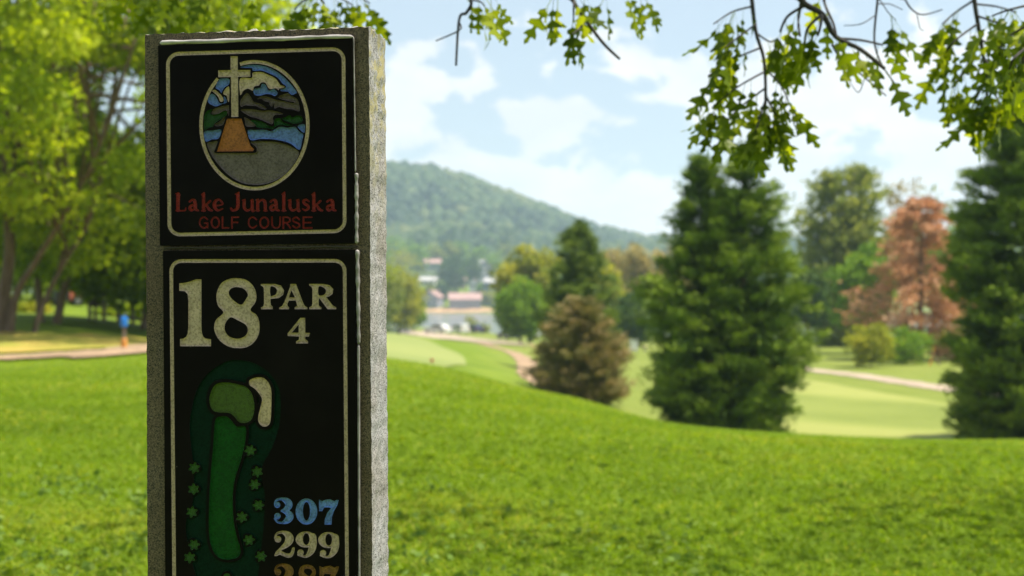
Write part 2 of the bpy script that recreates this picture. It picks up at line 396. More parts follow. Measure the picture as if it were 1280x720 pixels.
strip('gravel_path', [H2(960, 455, 50), H2(1010, 463, 50), H2(1060, 468, 50), H2(1120, 477, 50), H2(1195, 488, 50), H2(1300, 500, 50)], 1.6, M_gravel, 0.035)

def lake():
    me = to_mesh('lake', [(-700, 150, LAKE_Z), (700, 150, LAKE_Z), (700, 680, LAKE_Z), (-700, 680, LAKE_Z)], [(0, 1, 2, 3)])
    m, nt, N, L, b = nodes('lake_water')
    b.inputs['Base Color'].default_value = (0.17, 0.20, 0.21, 1); b.inputs['Roughness'].default_value = 0.08; b.inputs['IOR'].default_value = 1.33
    bump(N, L, b, noise(N, L, 0.9, 4).outputs['Fac'], 1.0, 0.4)
    mobj('lake', me, m, kind='structure')
lake()
sheet('lake_shore', [((540 - 640) / F * 632, 632), ((610 - 640) / F * 632, 632), ((612 - 640) / F * 655, 655), ((575 - 640) / F * 660, 660), ((530 - 640) / F * 650, 650)], M_sand, 0.25, 6)

# wooded mountain across the lake
RIDGE = [(-400, 262), (-150, 240), (100, 228), (300, 212), (420, 206), (485, 203), (515, 205), (560, 215), (600, 230), (650, 250), (700, 268), (750, 284), (800, 296), (860, 300), (1000, 302), (1150, 296), (1300, 300), (1700, 305)]
NEAR_R = [(-400, 300), (200, 300), (485, 300), (560, 296), (620, 304), (680, 318), (760, 324), (860, 322), (1000, 326), (1300, 322), (1700, 325)]
def hill_z(X, Y):
    u = X / Y; px = u * F + 640
    zr = 1 + (HZ - 14 - np.interp(px, *zip(*RIDGE))) / F * 1500
    zn = 1 + (HZ - np.interp(px, *zip(*NEAR_R))) / F * 1050
    def bumpf(d, c, wf, wb): t = np.where(d < c, (c - d) / wf, (d - c) / wb); t = np.clip(t, 0, 1); return 1 - t * t * (3 - 2 * t)
    a = zr * bumpf(Y, 1500, 720, 480) + 5 * np.sin(X / 61 + Y / 90) * np.clip((1500 - Y) / 300, 0, 1) + 9 * np.sin(X / 130 - Y / 75) * np.clip((1500 - Y) / 300, 0, 1)
    b = zn * bumpf(Y, 1050, 330, 300) + 3 * np.sin(X / 47 + 1)
    return np.maximum(np.maximum(a, b), -9)
M_hill = plain('hill_forest_floor', (0.045, 0.075, 0.022), 0.95, var=0.4, scale=0.01)
def hill():
    uu = np.linspace(-0.62, 0.62, 170); yy = np.linspace(715, 1950, 100)
    Y, U = np.meshgrid(yy, uu, indexing='ij'); X = U * Y; Z = hill_z(X, Y); Z[0] = -9; Z[-1] = -9
    n, m = Z.shape; i = np.arange(n - 1)[:, None] * m; j = np.arange(m - 1)[None]
    f = np.stack([i + j, i + j + 1, i + m + j + 1, i + m + j], -1).reshape(-1, 4)
    mobj('wooded_hill', to_mesh('wooded_hill', np.stack([X, Y, Z], -1).reshape(-1, 3), f, True), M_hill, kind='structure')
hill()
def ico(sub=0):
    t = (1 + 5 ** 0.5) / 2
    v = np.array([(-1, t, 0), (1, t, 0), (-1, -t, 0), (1, -t, 0), (0, -1, t), (0, 1, t), (0, -1, -t), (0, 1, -t), (t, 0, -1), (t, 0, 1), (-t, 0, -1), (-t, 0, 1)], float); v /= np.linalg.norm(v[0])
    f = [(0, 11, 5), (0, 5, 1), (0, 1, 7), (0, 7, 10), (0, 10, 11), (1, 5, 9), (5, 11, 4), (11, 10, 2), (10, 7, 6), (7, 1, 8), (3, 9, 4), (3, 4, 2), (3, 2, 6), (3, 6, 8), (3, 8, 9), (4, 9, 5), (2, 4, 11), (6, 2, 10), (8, 6, 7), (9, 8, 1)]
    return v, np.array(f)
M_far = leafmat('far_forest_leaves', (0.015, 0.038, 0.012), (0.050, 0.088, 0.020), 0.15, c2=(0.11, 0.13, 0.035))
def hill_forest():
    """the woods on the far slope: nobody could count them"""
    n = 15000
    U = rng.uniform(-0.13, 0.5, n); U[:2500] = rng.uniform(-0.6, -0.13, 2500); Y = np.where(rng.random(n) < 0.4, rng.uniform(790, 1120, n), rng.uniform(1050, 1540, n))
    X = U * Y; Z = hill_z(X, Y); ok = Z > 2; X, Y, Z = X[ok], Y[ok], Z[ok]; n = len(X)
    bv, bf = ico()
    r = rng.uniform(2.6, 7.5, n)
    V = bv[None] * (r[:, None, None] * np.stack([np.ones(n), np.ones(n), rng.uniform(0.9, 1.5, n)], -1)[:, None]) * rng.uniform(0.75, 1.25, (n, 12, 1))
    V += np.stack([X, Y, Z + r * 0.55], -1)[:, None]
    fidx = (bf[None] + np.arange(n)[:, None, None] * 12).reshape(-1, 3)
    patch = 0.42 + 0.42 * np.sin(X / 70 + Y / 120) * np.cos(X / 43 - Y / 60)
    t = np.clip(patch + rng.normal(0, 0.26, n), 0, 1)
    o = mobj('hill_forest', to_mesh('hill_forest', V.reshape(-1, 3), fidx, False, np.repeat(t, 12)), M_far)
    tag(o, 'hazy green forest covering the distant mountain', 'forest', kind='stuff')
hill_forest()

# ---------------------------------------------------------------- the granite hole marker
A_S = R(9.5)
MS = Matrix.Translation((0, 0, 0)) @ Matrix.Rotation(-0.0058, 4, 'Y') @ Matrix.Rotation(-A_S, 4, 'Z')
D_S = 1.93
org = Vector(((323 - 640) / F * D_S, D_S, 0.0))
M4 = Matrix.Translation(org) @ MS
MI = M4.inverted()
TP = 0.0075                                     # the plaques stand this far proud of the stone
def S(px, py, dep=-TP):
    """photo pixel -> (s, t) on the marker's plane at local depth dep"""
    o = MI @ Vector((0, 0, CZ)); d = MI.to_3x3() @ Vector(((px - 640) / F, 1, -(py - HZ) / F))
    k = (dep - o.y) / d.y; p = o + d * k; return (p.x, p.z)
def SP(pts, ox=0, oy=0, k=1.0): return [S(ox + x / k, oy + y / k) for x, y in pts]

mk = empty('golf_hole_marker', 'granite post with black engraved plaques reading Lake Junaluska Golf Course and 18 PAR 4', 'golf sign')
mk.matrix_world = M4
M_gr_front = granite('granite_honed', (0.120, 0.084, 0.056), (0.020, 0.016, 0.013), (0.19, 0.14, 0.10), 0.65)
M_gr_side = granite('granite_split', (0.32, 0.32, 0.345), (0.09, 0.088, 0.09), (0.42, 0.42, 0.445), 0.85, True, 0.5)
x0 = (S(180.6, 60, 0)[0] + S(185, 715, 0)[0]) / 2; x1 = (S(461.4, 60, 0)[0] + S(465, 715, 0)[0]) / 2
ztop = S(320, 38.5, 0)[1]; DEP = 0.086
def post():
    nx, ny, nz = 60, 18, 260
    V, Fs, mats = [], [], []
    def grid(P, flip, mi):
        n, m = P.shape[:2]; b = sum(len(q) for q in V); V.append(P.reshape(-1, 3))
        for i in range(n - 1):
            for j in range(m - 1):
                q = (b + i * m + j, b + i * m + j + 1, b + (i + 1) * m + j + 1, b + (i + 1) * m + j)
                Fs.append(q[::-1] if flip else q); mats.append(mi)
    def nz3(p, s):    # cheap smooth value noise
        return (np.sin(p[..., 0] * s * 1.0 + 2.1 * np.sin(p[..., 1] * s * 0.7 + 1)) * np.sin(p[..., 1] * s * 1.3 + 1.7 * np.sin(p[..., 0] * s * .9)))
    rs = np.random.default_rng(3)
    xs = np.linspace(x0, x1, nx); ys = np.linspace(0, DEP, ny); zs = np.linspace(-0.25, ztop, nz)
    # rough top: lumpy height shared by the rim
    def top_z(X, Y):
        e = np.clip(Y / 0.012, 0, 1)
        return ztop + e * 0.0035 * np.abs(nz3(np.stack([X, Y], -1), 90)) + e * 0.003 * nz3(np.stack([X + 3, Y], -1), 260) + 0.0012 * nz3(np.stack([X, Y], -1), 160) - 0.05 * np.clip(Y - 0.02, 0, 1)
    def side_x(Z, Y, sgn, base):
        e = np.clip(np.minimum(Y / 0.010, (DEP - Y) / 0.006 + 0.35), 0, 1)
        d = 0.0016 * nz3(np.stack([Z, Y], -1), 70) + 0.0014 * nz3(np.stack([Z * 0.5 + 2, Y * 2.2], -1), 210) + 0.0007 * nz3(np.stack([Z, Y], -1), 520) - 0.004 * (np.exp(-((Y - 0.045 - 0.006 * np.sin(Z * 16)) / 0.006) ** 2) * (Z > 1.1))
        d += 0.0006 * rs.normal(size=Z.shape)
        ed = 0.0006 * nz3(np.stack([Z, Y * 0], -1), 140)
        return base + sgn * (e * d + ed)
    fx, fz = np.meshgrid(xs, zs); Fp = np.stack([fx, np.zeros_like(fx), fz], -1)
    Yy, Zz = np.meshgrid(ys, zs)
    RX = side_x(Zz, Yy, 1, x1); LX = side_x(Zz, Yy, -1, x0)
    Tx, Ty = np.meshgrid(xs, ys); TZ = top_z(Tx, Ty)
    Fp[:, -1, 0] = RX[:, 0]; Fp[:, 0, 0] = LX[:, 0]; Fp[-1, :, 2] = TZ[0]
    Rp = np.stack([RX, Yy, Zz], -1); Lp = np.stack([LX, Yy, Zz], -1); Tp = np.stack([Tx, Ty, TZ], -1)
    Tp[:, -1, 0] = RX[-1]; Tp[:, 0, 0] = LX[-1]; Rp[-1, :, 2] = TZ[:, -1]; Lp[-1, :, 2] = TZ[:, 0]
    Bp = Fp.copy(); Bp[..., 1] = DEP; Bp[:, -1, 0] = RX[:, -1]; Bp[:, 0, 0] = LX[:, -1]; Bp[-1, :, 2] = TZ[-1]
    grid(Fp, False, 0); grid(Rp, False, 1); grid(Lp, True, 1); grid(Tp, False, 1); grid(Bp, True, 1)
    me = bpy.data.meshes.new('granite_post'); me.from_pydata(np.concatenate(V).tolist(), [], Fs); me.update()
    me.materials.append(M_gr_front); me.materials.append(M_gr_side)
    me.polygons.foreach_set('material_index', mats); me.polygons.foreach_set('use_smooth', [True] * len(Fs))
    mobj('granite_post', me, None, mk)
post()

def paint(name, c, rough=0.42, bmp=0.8, spec=0.25):
    m, nt, N, L, b = nodes(name); tc = N('ShaderNodeTexCoord')
    n = noise(N, L, 420, 3, 0.6, tc=tc); n2 = noise(N, L, 60, 4, 0.6, tc=tc)
    pm = N('ShaderNodeMix'); pm.data_type = 'RGBA'; pm.blend_type = 'MULTIPLY'; pm.inputs['Factor'].default_value = 0.75
    L(ramp(N, L, n2.outputs['Fac'], [(0.3, tuple(x * 0.80 for x in c)), (0.7, tuple(min(1, x * 1.10) for x in c))]), pm.inputs['A'])
    g = noise(N, L, 330, 2, 0.5, tc=tc); L(ramp(N, L, g.outputs['Fac'], [(0.36, (0.50, 0.49, 0.47)), (0.54, (1, 1, 1)), (0.66, (1.0, 1.0, 1.0))]), pm.inputs['B']); L(pm.outputs['Result'], b.inputs['Base Color'])
    b.inputs['Roughness'].default_value = rough; b.inputs['Specular IOR Level'].default_value = spec; bump(N, L, b, n.outputs['Fac'], bmp, 0.003); return m
M_black, nt_, N_, L_, b_ = nodes('black_plaque_face')
b_.inputs['Base Color'].default_value = (0.0035, 0.0026, 0.0028, 1); b_.inputs['Specular IOR Level'].default_value = 0.06
nz_ = noise(N_, L_, 900, 2); _m = N_('ShaderNodeMapRange'); _m.inputs['To Min'].default_value = 0.34; _m.inputs['To Max'].default_value = 0.52
pk_tc = N_('ShaderNodeTexCoord')
pk_v = N_('ShaderNodeTexVoronoi'); pk_v.inputs['Scale'].default_value = 46; L_(pk_tc.outputs['Object'], pk_v.inputs['Vector'])
pk_r = N_('ShaderNodeMapRange'); pk_r.inputs['From Min'].default_value = 0.055; pk_r.inputs['From Max'].default_value = 0.030; L_(pk_v.outputs['Distance'], pk_r.inputs['Value'])   # specks of grit and bird lime
pk_d = noise(N_, L_, 9, 6, 0.7, tc=pk_tc); pk_dr = N_('ShaderNodeMapRange'); pk_dr.inputs['From Min'].default_value = 0.48; pk_dr.inputs['From Max'].default_value = 0.78; pk_dr.inputs['To Max'].default_value = 0.045; L_(pk_d.outputs['Fac'], pk_dr.inputs['Value'])  # dust film
pk_sc = N_('ShaderNodeSeparateColor'); L_(pk_v.outputs['Color'], pk_sc.inputs[0]); pk_gt = N_('ShaderNodeMath'); pk_gt.operation = 'GREATER_THAN'; pk_gt.inputs[1].default_value = 0.90; L_(pk_sc.outputs[0], pk_gt.inputs[0])
pk_mu = N_('ShaderNodeMath'); pk_mu.operation = 'MULTIPLY'; L_(pk_gt.outputs[0], pk_mu.inputs[0]); L_(pk_r.outputs['Result'], pk_mu.inputs[1])
pk_ma = N_('ShaderNodeMath'); pk_ma.operation = 'MAXIMUM'; L_(pk_mu.outputs[0], pk_ma.inputs[0]); L_(pk_dr.outputs['Result'], pk_ma.inputs[1])
pk_mc = N_('ShaderNodeMix'); pk_mc.data_type = 'RGBA'; pk_mc.inputs['A'].default_value = (0.0035, 0.0024, 0.0028, 1); pk_mc.inputs['B'].default_value = (0.10, 0.085, 0.075, 1); L_(pk_ma.outputs[0], pk_mc.inputs['Factor']); L_(pk_mc.outputs['Result'], b_.inputs['Base Color'])
L_(nz_.outputs['Fac'], _m.inputs['Value']); L_(_m.outputs['Result'], b_.inputs['Roughness'])
C_cream = paint('cream_paint', (0.54, 0.415, 0.315)); C_blue = paint('blue_paint', (0.115, 0.205, 0.52)); C_brown = paint('brown_paint', (0.360, 0.126, 0.034))
C_grey = paint('grey_paint', (0.140, 0.112, 0.110)); C_dgrey = paint('dark_grey_paint', (0.115, 0.088, 0.082)); C_green = paint('green_paint', (0.006, 0.055, 0.008))
C_lgreen = paint('leaf_green_paint', (0.054, 0.102, 0.010)); C_dark = paint('dark_green_paint', (0.002, 0.018, 0.010), 0.5, 0.4, 0.06); C_red = paint('red_paint', (0.240, 0.018, 0.015))
C_fgreen = paint('fairway_green_paint', (0.003, 0.062, 0.006), 0.45, 0.8, 0.12); C_lblue = paint('light_blue_paint', (0.135, 0.26, 0.62)); C_tan = paint('tan_paint', (0.240, 0.120, 0.030)); C_wh = paint('bunker_paint', (0.58, 0.44, 0.31))
C_tree = paint('tree_mark_paint', (0.028, 0.095, 0.012))

def area(P): x, y = P[:, 0], P[:, 1]; return 0.5 * np.sum(x * np.roll(y, -1) - y * np.roll(x, -1))
def clean(P, eps=2e-5):
    P = np.asarray(P, float); k = [0]
    for i in range(1, len(P)):
        if np.linalg.norm(P[i] - P[k[-1]]) > eps: k.append(i)
    if np.linalg.norm(P[k[-1]] - P[k[0]]) <= eps: k.pop()
    return P[k]
def inset(P, d):
    """move a closed outline towards the shape's inside (outer loops ccw, holes cw)"""
    e = np.roll(P, -1, 0) - P; e /= np.linalg.norm(e, axis=1)[:, None] + 1e-12
    n = np.stack([-e[:, 1], e[:, 0]], -1); nn = n + np.roll(n, 1, 0); l = np.linalg.norm(nn, axis=1)[:, None]; nn /= l + 1e-9
    return P + nn * d / np.clip(l / 2, 0.5, 1)
HOLES = {'u': [], 'l': []}
DEPTH, SLOPE = 0.0024, 0.0015
def engrave(which, name, loops, mat, parent, slope=SLOPE, depth=DEPTH, **kw):
    """an engraved, painted recess: floor below the plaque face and walls sloping up to it.  loops: closed outlines, first/outer ccw"""
    L2 = []
    for k, lp in enumerate(loops):
        P = clean(lp); a = area(P)
        if (a < 0) == (k == 0 or not kw.get('holes_cw', True)): P = P[::-1]
        L2.append(P)
    kw.pop('holes_cw', None)
    HOLES[which] += L2
    v, f = [], []; ins = [inset(P, slope) for P in L2]
    for P, Q in zip(L2, ins):
        b = len(v); n = len(P)
        v += [(x, -TP, z) for x, z in P] + [(x, -TP + depth, z) for x, z in Q]
        f += [(b + i, b + (i + 1) % n, b + n + (i + 1) % n, b + n + i) for i in range(n)]
    V, Fc = cdt(ins); b = len(v)
    v += [(x, -TP + depth, z) for x, z in V]; f += [tuple(int(i) + b for i in t) for t in Fc]
    return mobj(name, to_mesh(name, v, f), mat, parent, **kw)
def multi(which, name, comps, mat, parent, **kw):
    """several separate engraved shapes (letters of a word) as one part"""
    v, f = [], []
    for loops in comps:
        o = engrave(which, name, loops, mat, parent, slope=0.0007, depth=0.0013); me = o.data; b = len(v)
        v += [tuple(p.co) for p in me.vertices]; f += [tuple(i + b for i in p.vertices) for p in me.polygons]
        bpy.data.objects.remove(o); bpy.data.meshes.remove(me)
    return mobj(name, to_mesh(name, v, f), mat, parent, **kw)
def contours(D, xs, ys):
    """zero level of a distance grid D[y, x] (negative inside) as closed outlines"""
    ny, nx = D.shape; ins = D < 0; seg = {}
    def pt(a, b):
        (i, j), (k, l) = a, b; d0, d1 = D[i, j], D[k, l]; t = d0 / (d0 - d1)
        return (xs[j] + (xs[l] - xs[j]) * t, ys[i] + (ys[k] - ys[i]) * t)
    code = ins[:-1, :-1] * 1 + ins[:-1, 1:] * 2 + ins[1:, 1:] * 4 + ins[1:, :-1] * 8
    nxt, pos = {}, {}
    tab = {1: [(3, 0)], 2: [(0, 1)], 3: [(3, 1)], 4: [(1, 2)], 5: [(3, 2), (1, 0)], 6: [(0, 2)], 7: [(3, 2)], 8: [(2, 3)], 9: [(2, 0)], 10: [(0, 3), (2, 1)], 11: [(2, 1)], 12: [(1, 3)], 13: [(1, 0)], 14: [(0, 3)]}
    for i, j in zip(*np.nonzero((code > 0) & (code < 15))):
        E = {0: (('h', i, j), (i, j), (i, j + 1)), 1: (('v', i, j + 1), (i, j + 1), (i + 1, j + 1)), 2: (('h', i + 1, j), (i + 1, j), (i + 1, j + 1)), 3: (('v', i, j), (i, j), (i + 1, j))}
        for a, b in tab[int(code[i, j])]:
            ka, kb = E[a][0], E[b][0]
            for e in (a, b):
                if E[e][0] not in pos: pos[E[e][0]] = pt(E[e][1], E[e][2])
            nxt[ka] = kb
    out = []
    while nxt:
        s, k = nxt.popitem(); lp = [s]
        while k != s and k in nxt: lp.append(k); k = nxt.pop(k)
        if len(lp) > 5: out.append(np.array([pos[q] for q in lp]))
    return out
def smooth(P, it=1):
    for _ in range(it): P = 0.25 * np.roll(P, 1, 0) + 0.5 * P + 0.25 * np.roll(P, -1, 0)
    return P
def discs(strokes, curved=True):
    out = []
    for st in strokes:
        st = np.array(st, float)
        if len(st) == 1: out.append(st); continue
        c = crom(st, 8) if curved and len(st) > 2 else st
        q = [c[0]]
        for a, b in zip(c[:-1], c[1:]):
            n = max(1, int(np.linalg.norm((b - a)[:2]) / 1.0)); q += [a + (b - a) * k / n for k in range(1, n + 1)]
        out.append(np.array(q))
    return np.concatenate(out)
def inpoly(X, Y, poly):
    ins = np.zeros(X.shape, bool); A = np.asarray(poly, float); B = np.roll(A, -1, 0)
    for (a, b), (c, d) in zip(A, B):
        if b == d: continue
        ins ^= ((b > Y) != (d > Y)) & (X < (c - a) * (Y - b) / (d - b) + a)
    return ins
def polysdf(X, Y, poly):
    A = np.asarray(poly, float); B = np.roll(A, -1, 0); D = np.full(X.shape, 1e9)
    for a, b in zip(A, B):
        e = b - a; t = np.clip(((X - a[0]) * e[0] + (Y - a[1]) * e[1]) / (e @ e + 1e-12), 0, 1)
        D = np.minimum(D, np.hypot(X - a[0] - e[0] * t, Y - a[1] - e[1] * t))
    return np.where(inpoly(X, Y, poly), -D, D)
def glyph(strokes=(), polys=(), holes=(), ox=0, oy=0, k=1.0, step=1.6, curved=True, sm=1):
    """union of swept discs and polygons minus holes, in zoomed photo pixels -> outlines on the plaque, grouped into components"""
    pts = discs(strokes, curved) if len(strokes) else np.zeros((0, 3))
    allp = [np.array(p, float)[:, :2] for p in polys] + ([pts[:, :2]] if len(pts) else [])
    q = np.concatenate(allp); mr = (pts[:, 2].max() if len(pts) else 0) + 4
    xs = np.arange(q[:, 0].min() - mr, q[:, 0].max() + mr, step); ys = np.arange(q[:, 1].min() - mr, q[:, 1].max() + mr, step)
    X, Y = np.meshgrid(xs, ys); D = np.full(X.shape, 1e9)
    for x, y, r in pts: D = np.minimum(D, np.hypot(X - x, Y - y) - r)
    for p in polys: D = np.minimum(D, polysdf(X, Y, p))
    for h in holes: D = np.maximum(D, -polysdf(X, Y, h))
    return group_loops([np.array(SP(smooth(c, sm), ox, oy, k)) for c in contours(D, xs, ys)])
def group_loops(cs):
    cs = sorted(cs, key=lambda c: -abs(area(c))); comps = []
    for c in cs:
        for g in comps:
            if inpoly(np.array([c[0][0]]), np.array([c[0][1]]), g[0])[0] and len(g) < 9: g.append(c); break
        else: comps.append([c])
    return comps
def poly1(pts, ox=0, oy=0, k=1.0, sm=True, n=4):
    P = crom(pts, n, True) if sm else np.array(pts, float)
    return [np.array(SP(P, ox, oy, k))]
def ell(cx, cy, rx, ry, n=40): return [(cx + rx * math.cos(2 * math.pi * i / n), cy + ry * math.sin(2 * math.pi * i / n)) for i in range(n)]
def rrect(c, r, n=8):
    """rounded quadrilateral in photo pixels: c = TL, TR, BR, BL"""
    c = [np.array(p, float) for p in c]; out = []
    for i in range(4):
        p, a, b = c[i], c[i - 1], c[(i + 1) % 4]
        da = (a - p) / np.linalg.norm(a - p); db = (b - p) / np.linalg.norm(b - p)
        o = p + (da + db) * r
        for k in range(n + 1):
            t = k / n * math.pi / 2; out.append(o - db * r * math.cos(t) - da * r * math.sin(t))
    return out
def ring(which, name, c, r, w, parent):
    o = np.array(SP(rrect(c, r))); cc = [np.array(p, float) for p in c]; m = sum(cc) / 4
    inn = [p + np.array([w if p[0] < m[0] else -w, w if p[1] < m[1] else -w]) for p in cc]
    return engrave(which, name, [o, np.array(SP(rrect(inn, r - w)))], C_cream, parent, slope=0.0011, depth=0.0018)

UQ = [(197.6, 56.7), (440.3, 47.6), (442.6, 304.2), (199.8, 307.2)]
LQ = [(203.6, 313.4), (443.8, 312.2), (446.6, 752), (206.8, 752)]
def plaque_empty(name):
    o = bpy.data.objects.new(name, None); COL.objects.link(o); o.parent = mk; o.empty_display_size = 0.05; return o
pu, pl = plaque_empty('club_plaque'), plaque_empty('hole_plaque')
pu['label'] = 'upper black plaque with cross and mountain emblem'; pl['label'] = 'lower black plaque with hole number, map and yardages'
# --- upper plaque
ring('u', 'border', [(207.4, 65.2), (431.6, 58.8), (433.2, 291.2), (209.5, 295.8)], 16, 4.6, pu)
a0, a1 = math.atan2((78.5 - 156.5) / 81.5, (299.5 - 318) / 69), math.atan2((99.5 - 156.5) / 81.5, (273 - 318) / 69)
if a1 > a0: a1 -= 2 * math.pi
aa = np.linspace(a0, a1 + 2 * math.pi, 70)
engrave('u', 'oval_rim', [np.array(SP([(318 + 69 * math.cos(t), 156.5 + 81.5 * math.sin(t)) for t in aa] + [(318 + 64.6 * math.cos(t), 156.5 + 77 * math.sin(t)) for t in aa[::-1]]))], C_cream, pu, slope=0.0011, depth=0.0018)
ZA, ZB = dict(ox=240, oy=60, k=8.0), dict(ox=240, oy=140, k=7.2)
def A(name, pts, mat, sm=True, z=ZA): return engrave('u', name, poly1(pts, sm=sm, **z), mat, pu)
A('cross', [(385, 82), (457, 82), (457, 220), (583, 220), (583, 288), (460, 288), (463, 688), (393, 690), (388, 290), (262, 292), (262, 223), (385, 220)], C_cream, False)
A('cross_base', [(315, 60), (445, 60), (525, 300), (545, 322), (560, 334), (548, 352), (225, 356)], C_brown, False, ZB)
A('sky_panel', [(480, 193), (520, 180), (600, 168), (700, 176), (800, 210), (880, 260), (960, 330), (1045, 435), (1030, 458), (1000, 470), (975, 452), (955, 436), (895, 430), (888, 415), (925, 405), (940, 380), (905, 355), (870, 310), (830, 280), (740, 240), (690, 225), (608, 226), (602, 200), (530, 198)], C_blue)
A('sky_panel', [(622, 410), (680, 395), (700, 360), (735, 368), (765, 424), (818, 412), (856, 450), (830, 480), (790, 464), (740, 460), (690, 474), (640, 474), (616, 450)], C_blue)
A('sky_panel', [(274, 312), (368, 307), (370, 362), (330, 390), (306, 420), (295, 448), (270, 420), (236, 400), (248, 355)], C_blue)
A('sky_panel', [(157, 535), (185, 464), (222, 467), (248, 502), (275, 552), (318, 546), (316, 490), (334, 494), (348, 543), (300, 560), (230, 583)], C_blue)
A('cloud', [(480, 306), (596, 300), (606, 248), (690, 240), (740, 258), (830, 302), (868, 350), (885, 372), (922, 382), (918, 398), (874, 405), (866, 422), (835, 402), (772, 408), (735, 350), (690, 346), (668, 375), (622, 386), (608, 428), (560, 406), (512, 428), (496, 458), (480, 460)], C_cream)
A('cloud', [(202, 430), (230, 419), (258, 440), (298, 480), (315, 520), (298, 538), (277, 528), (256, 480)], C_cream)
A('cloud', [(371, 388), (371, 528), (357, 528), (346, 480), (314, 460), (326, 420)], C_cream)
A('mountain', [(482, 530), (545, 450), (590, 492), (620, 537), (680, 556), (744, 600), (730, 614), (680, 603), (640, 581), (580, 578), (530, 573), (490, 588)], C_dgrey)
A('mountain', [(862, 492), (950, 452), (1000, 482), (1058, 520), (1078, 618), (1058, 632), (1000, 613), (930, 608), (870, 590), (827, 604), (817, 552), (800, 588), (777, 570), (772, 545), (722, 530), (700, 512), (652, 508), (700, 484), (760, 490), (850, 520), (930, 535), (1010, 552), (1018, 540), (930, 522)], C_dgrey)
A('mountain', [(486, 620), (600, 612), (700, 628), (795, 624), (905, 652), (895, 665), (832, 670), (808, 700), (814, 744), (790, 762), (740, 740), (700, 722), (640, 700), (570, 680)], C_dgrey)
A('mountain', [(182, 658), (202, 620), (250, 597), (355, 572), (370, 586), (368, 680), (345, 627), (310, 632), (270, 655), (212, 668)], C_dgrey)
A('mountain', [(472, 47), (520, 72), (572, 124), (490, 130), (476, 80)], C_dgrey, True, ZB)
A('mountain', [(202, 110), (240, 92), (282, 52), (298, 48), (284, 108), (250, 126), (212, 126)], C_dgrey, True, ZB)
A('woodland', [(125, 0), (160, -20), (188, -22), (175, 8), (190, 22), (240, 14), (300, -10), (318, 8), (300, 40), (262, 62), (220, 90), (196, 112), (190, 130), (150, 142), (112, 160), (108, 60)], C_green, True, ZB)
A('woodland', [(528, 76), (560, 72), (640, 92), (690, 124), (738, 128), (742, 72), (790, 55), (815, 86), (865, 108), (905, 114), (890, 124), (840, 122), (790, 117), (752, 132), (725, 156), (690, 146), (585, 138), (572, 112)], C_green, True, ZB)
A('woodland', [(808, 55), (840, 47), (880, 28), (898, 50), (940, 34), (978, 38), (996, 62), (986, 92), (950, 102), (910, 105), (872, 92), (834, 78)], C_green, True, ZB)
A('water', [(502, 167), (570, 162), (650, 160), (700, 172), (722, 172), (755, 150), (802, 132), (860, 142), (928, 133), (960, 172), (1000, 202), (990, 260), (966, 340), (900, 292), (840, 267), (740, 247), (620, 242), (527, 252)], C_blue, True, ZB)
A('water', [(950, 126), (1012, 112), (1014, 182), (990, 177)], C_blue, True, ZB)
A('water', [(110, 178), (180, 167), (262, 162), (238, 238), (180, 246), (122, 264)], C_blue, True, ZB)
A('foreground_hill', [(135, 286), (180, 270), (230, 264), (214, 320), (203, 366), (290, 369), (450, 369), (565, 368), (582, 335), (566, 306), (540, 286), (533, 270), (620, 264), (740, 267), (840, 290), (900, 317), (962, 362), (928, 450), (860, 538), (770, 608), (660, 648), (560, 656), (450, 638), (340, 578), (240, 478), (172, 380)], C_grey, True, ZB)
# --- words of the upper plaque
ZW = dict(ox=210, oy=230, k=5.818)
def sh(st, dx): return [[(p[0] + dx, *p[1:]) for p in s] for s in st]
g_a = [[(158, 128, 9), (175, 115, 7), (192, 122, 12), (198, 150, 13), (200, 182, 12), (221, 193, 6)], [(195, 148, 6), (166, 160, 10), (159, 178, 12), (172, 191, 9), (196, 178, 6)]]
g_k = [[(258, 76, 12), (258, 192, 12)], [(243, 78, 4), (262, 64, 7)], [(244, 194, 5), (273, 194, 5)], [(268, 160, 5), (306, 124, 9)], [(276, 148, 7), (300, 184, 11), (322, 193, 6)]]
g_u = [[(554, 122, 11), (555, 170, 12), (575, 192, 9), (604, 180, 7)], [(540, 118, 4), (560, 112, 5)], [(612, 122, 11), (614, 190, 11), (630, 193, 5)], [(600, 118, 4), (617, 112, 5)]]
WORD = [[[(73, 74, 14), (72, 190, 13)], [(58, 193, 6), (120, 193, 6), (130, 172, 5)], [(55, 70, 4), (84, 80, 7)]], g_a, g_k,
        [[(335, 160, 6), (394, 148, 6), (386, 125, 8), (365, 113, 8), (342, 130, 12), (338, 165, 13), (360, 191, 8), (397, 180, 5)]],
        [[(508, 75, 13), (508, 160, 13), (495, 184, 11), (470, 192, 8), (458, 177, 8)], [(488, 74, 4), (515, 62, 6)]], g_u,
        [[(652, 122, 11), (652, 192, 11)], [(638, 116, 4), (657, 110, 5)], [(656, 136, 6), (680, 116, 8), (704, 130, 12), (708, 192, 11)], [(640, 194, 5), (665, 194, 5)], [(697, 194, 5), (722, 194, 5)]],
        sh(g_a, 588), [[(842, 75, 12), (842, 192, 12)], [(828, 74, 4), (846, 62, 7)], [(829, 194, 5), (858, 194, 5)]], sh(g_u, 333),
        [[(1026, 128, 5), (1005, 114, 8), (986, 123, 10), (992, 142, 10), (1014, 156, 11), (1021, 175, 10), (1000, 191, 8), (980, 181, 6)]], sh(g_k, 802), sh(g_a, 1000)]
multi('u', 'lettering', [c for g in WORD for c in glyph(g, **ZW)], C_red, pu, label='dark red words Lake Junaluska')
def oring(cx, cy, rx, ry, r=6.5): return [[(cx + rx * math.cos(t), cy + ry * math.sin(t), r) for t in np.linspace(0, 2 * math.pi, 25)]]
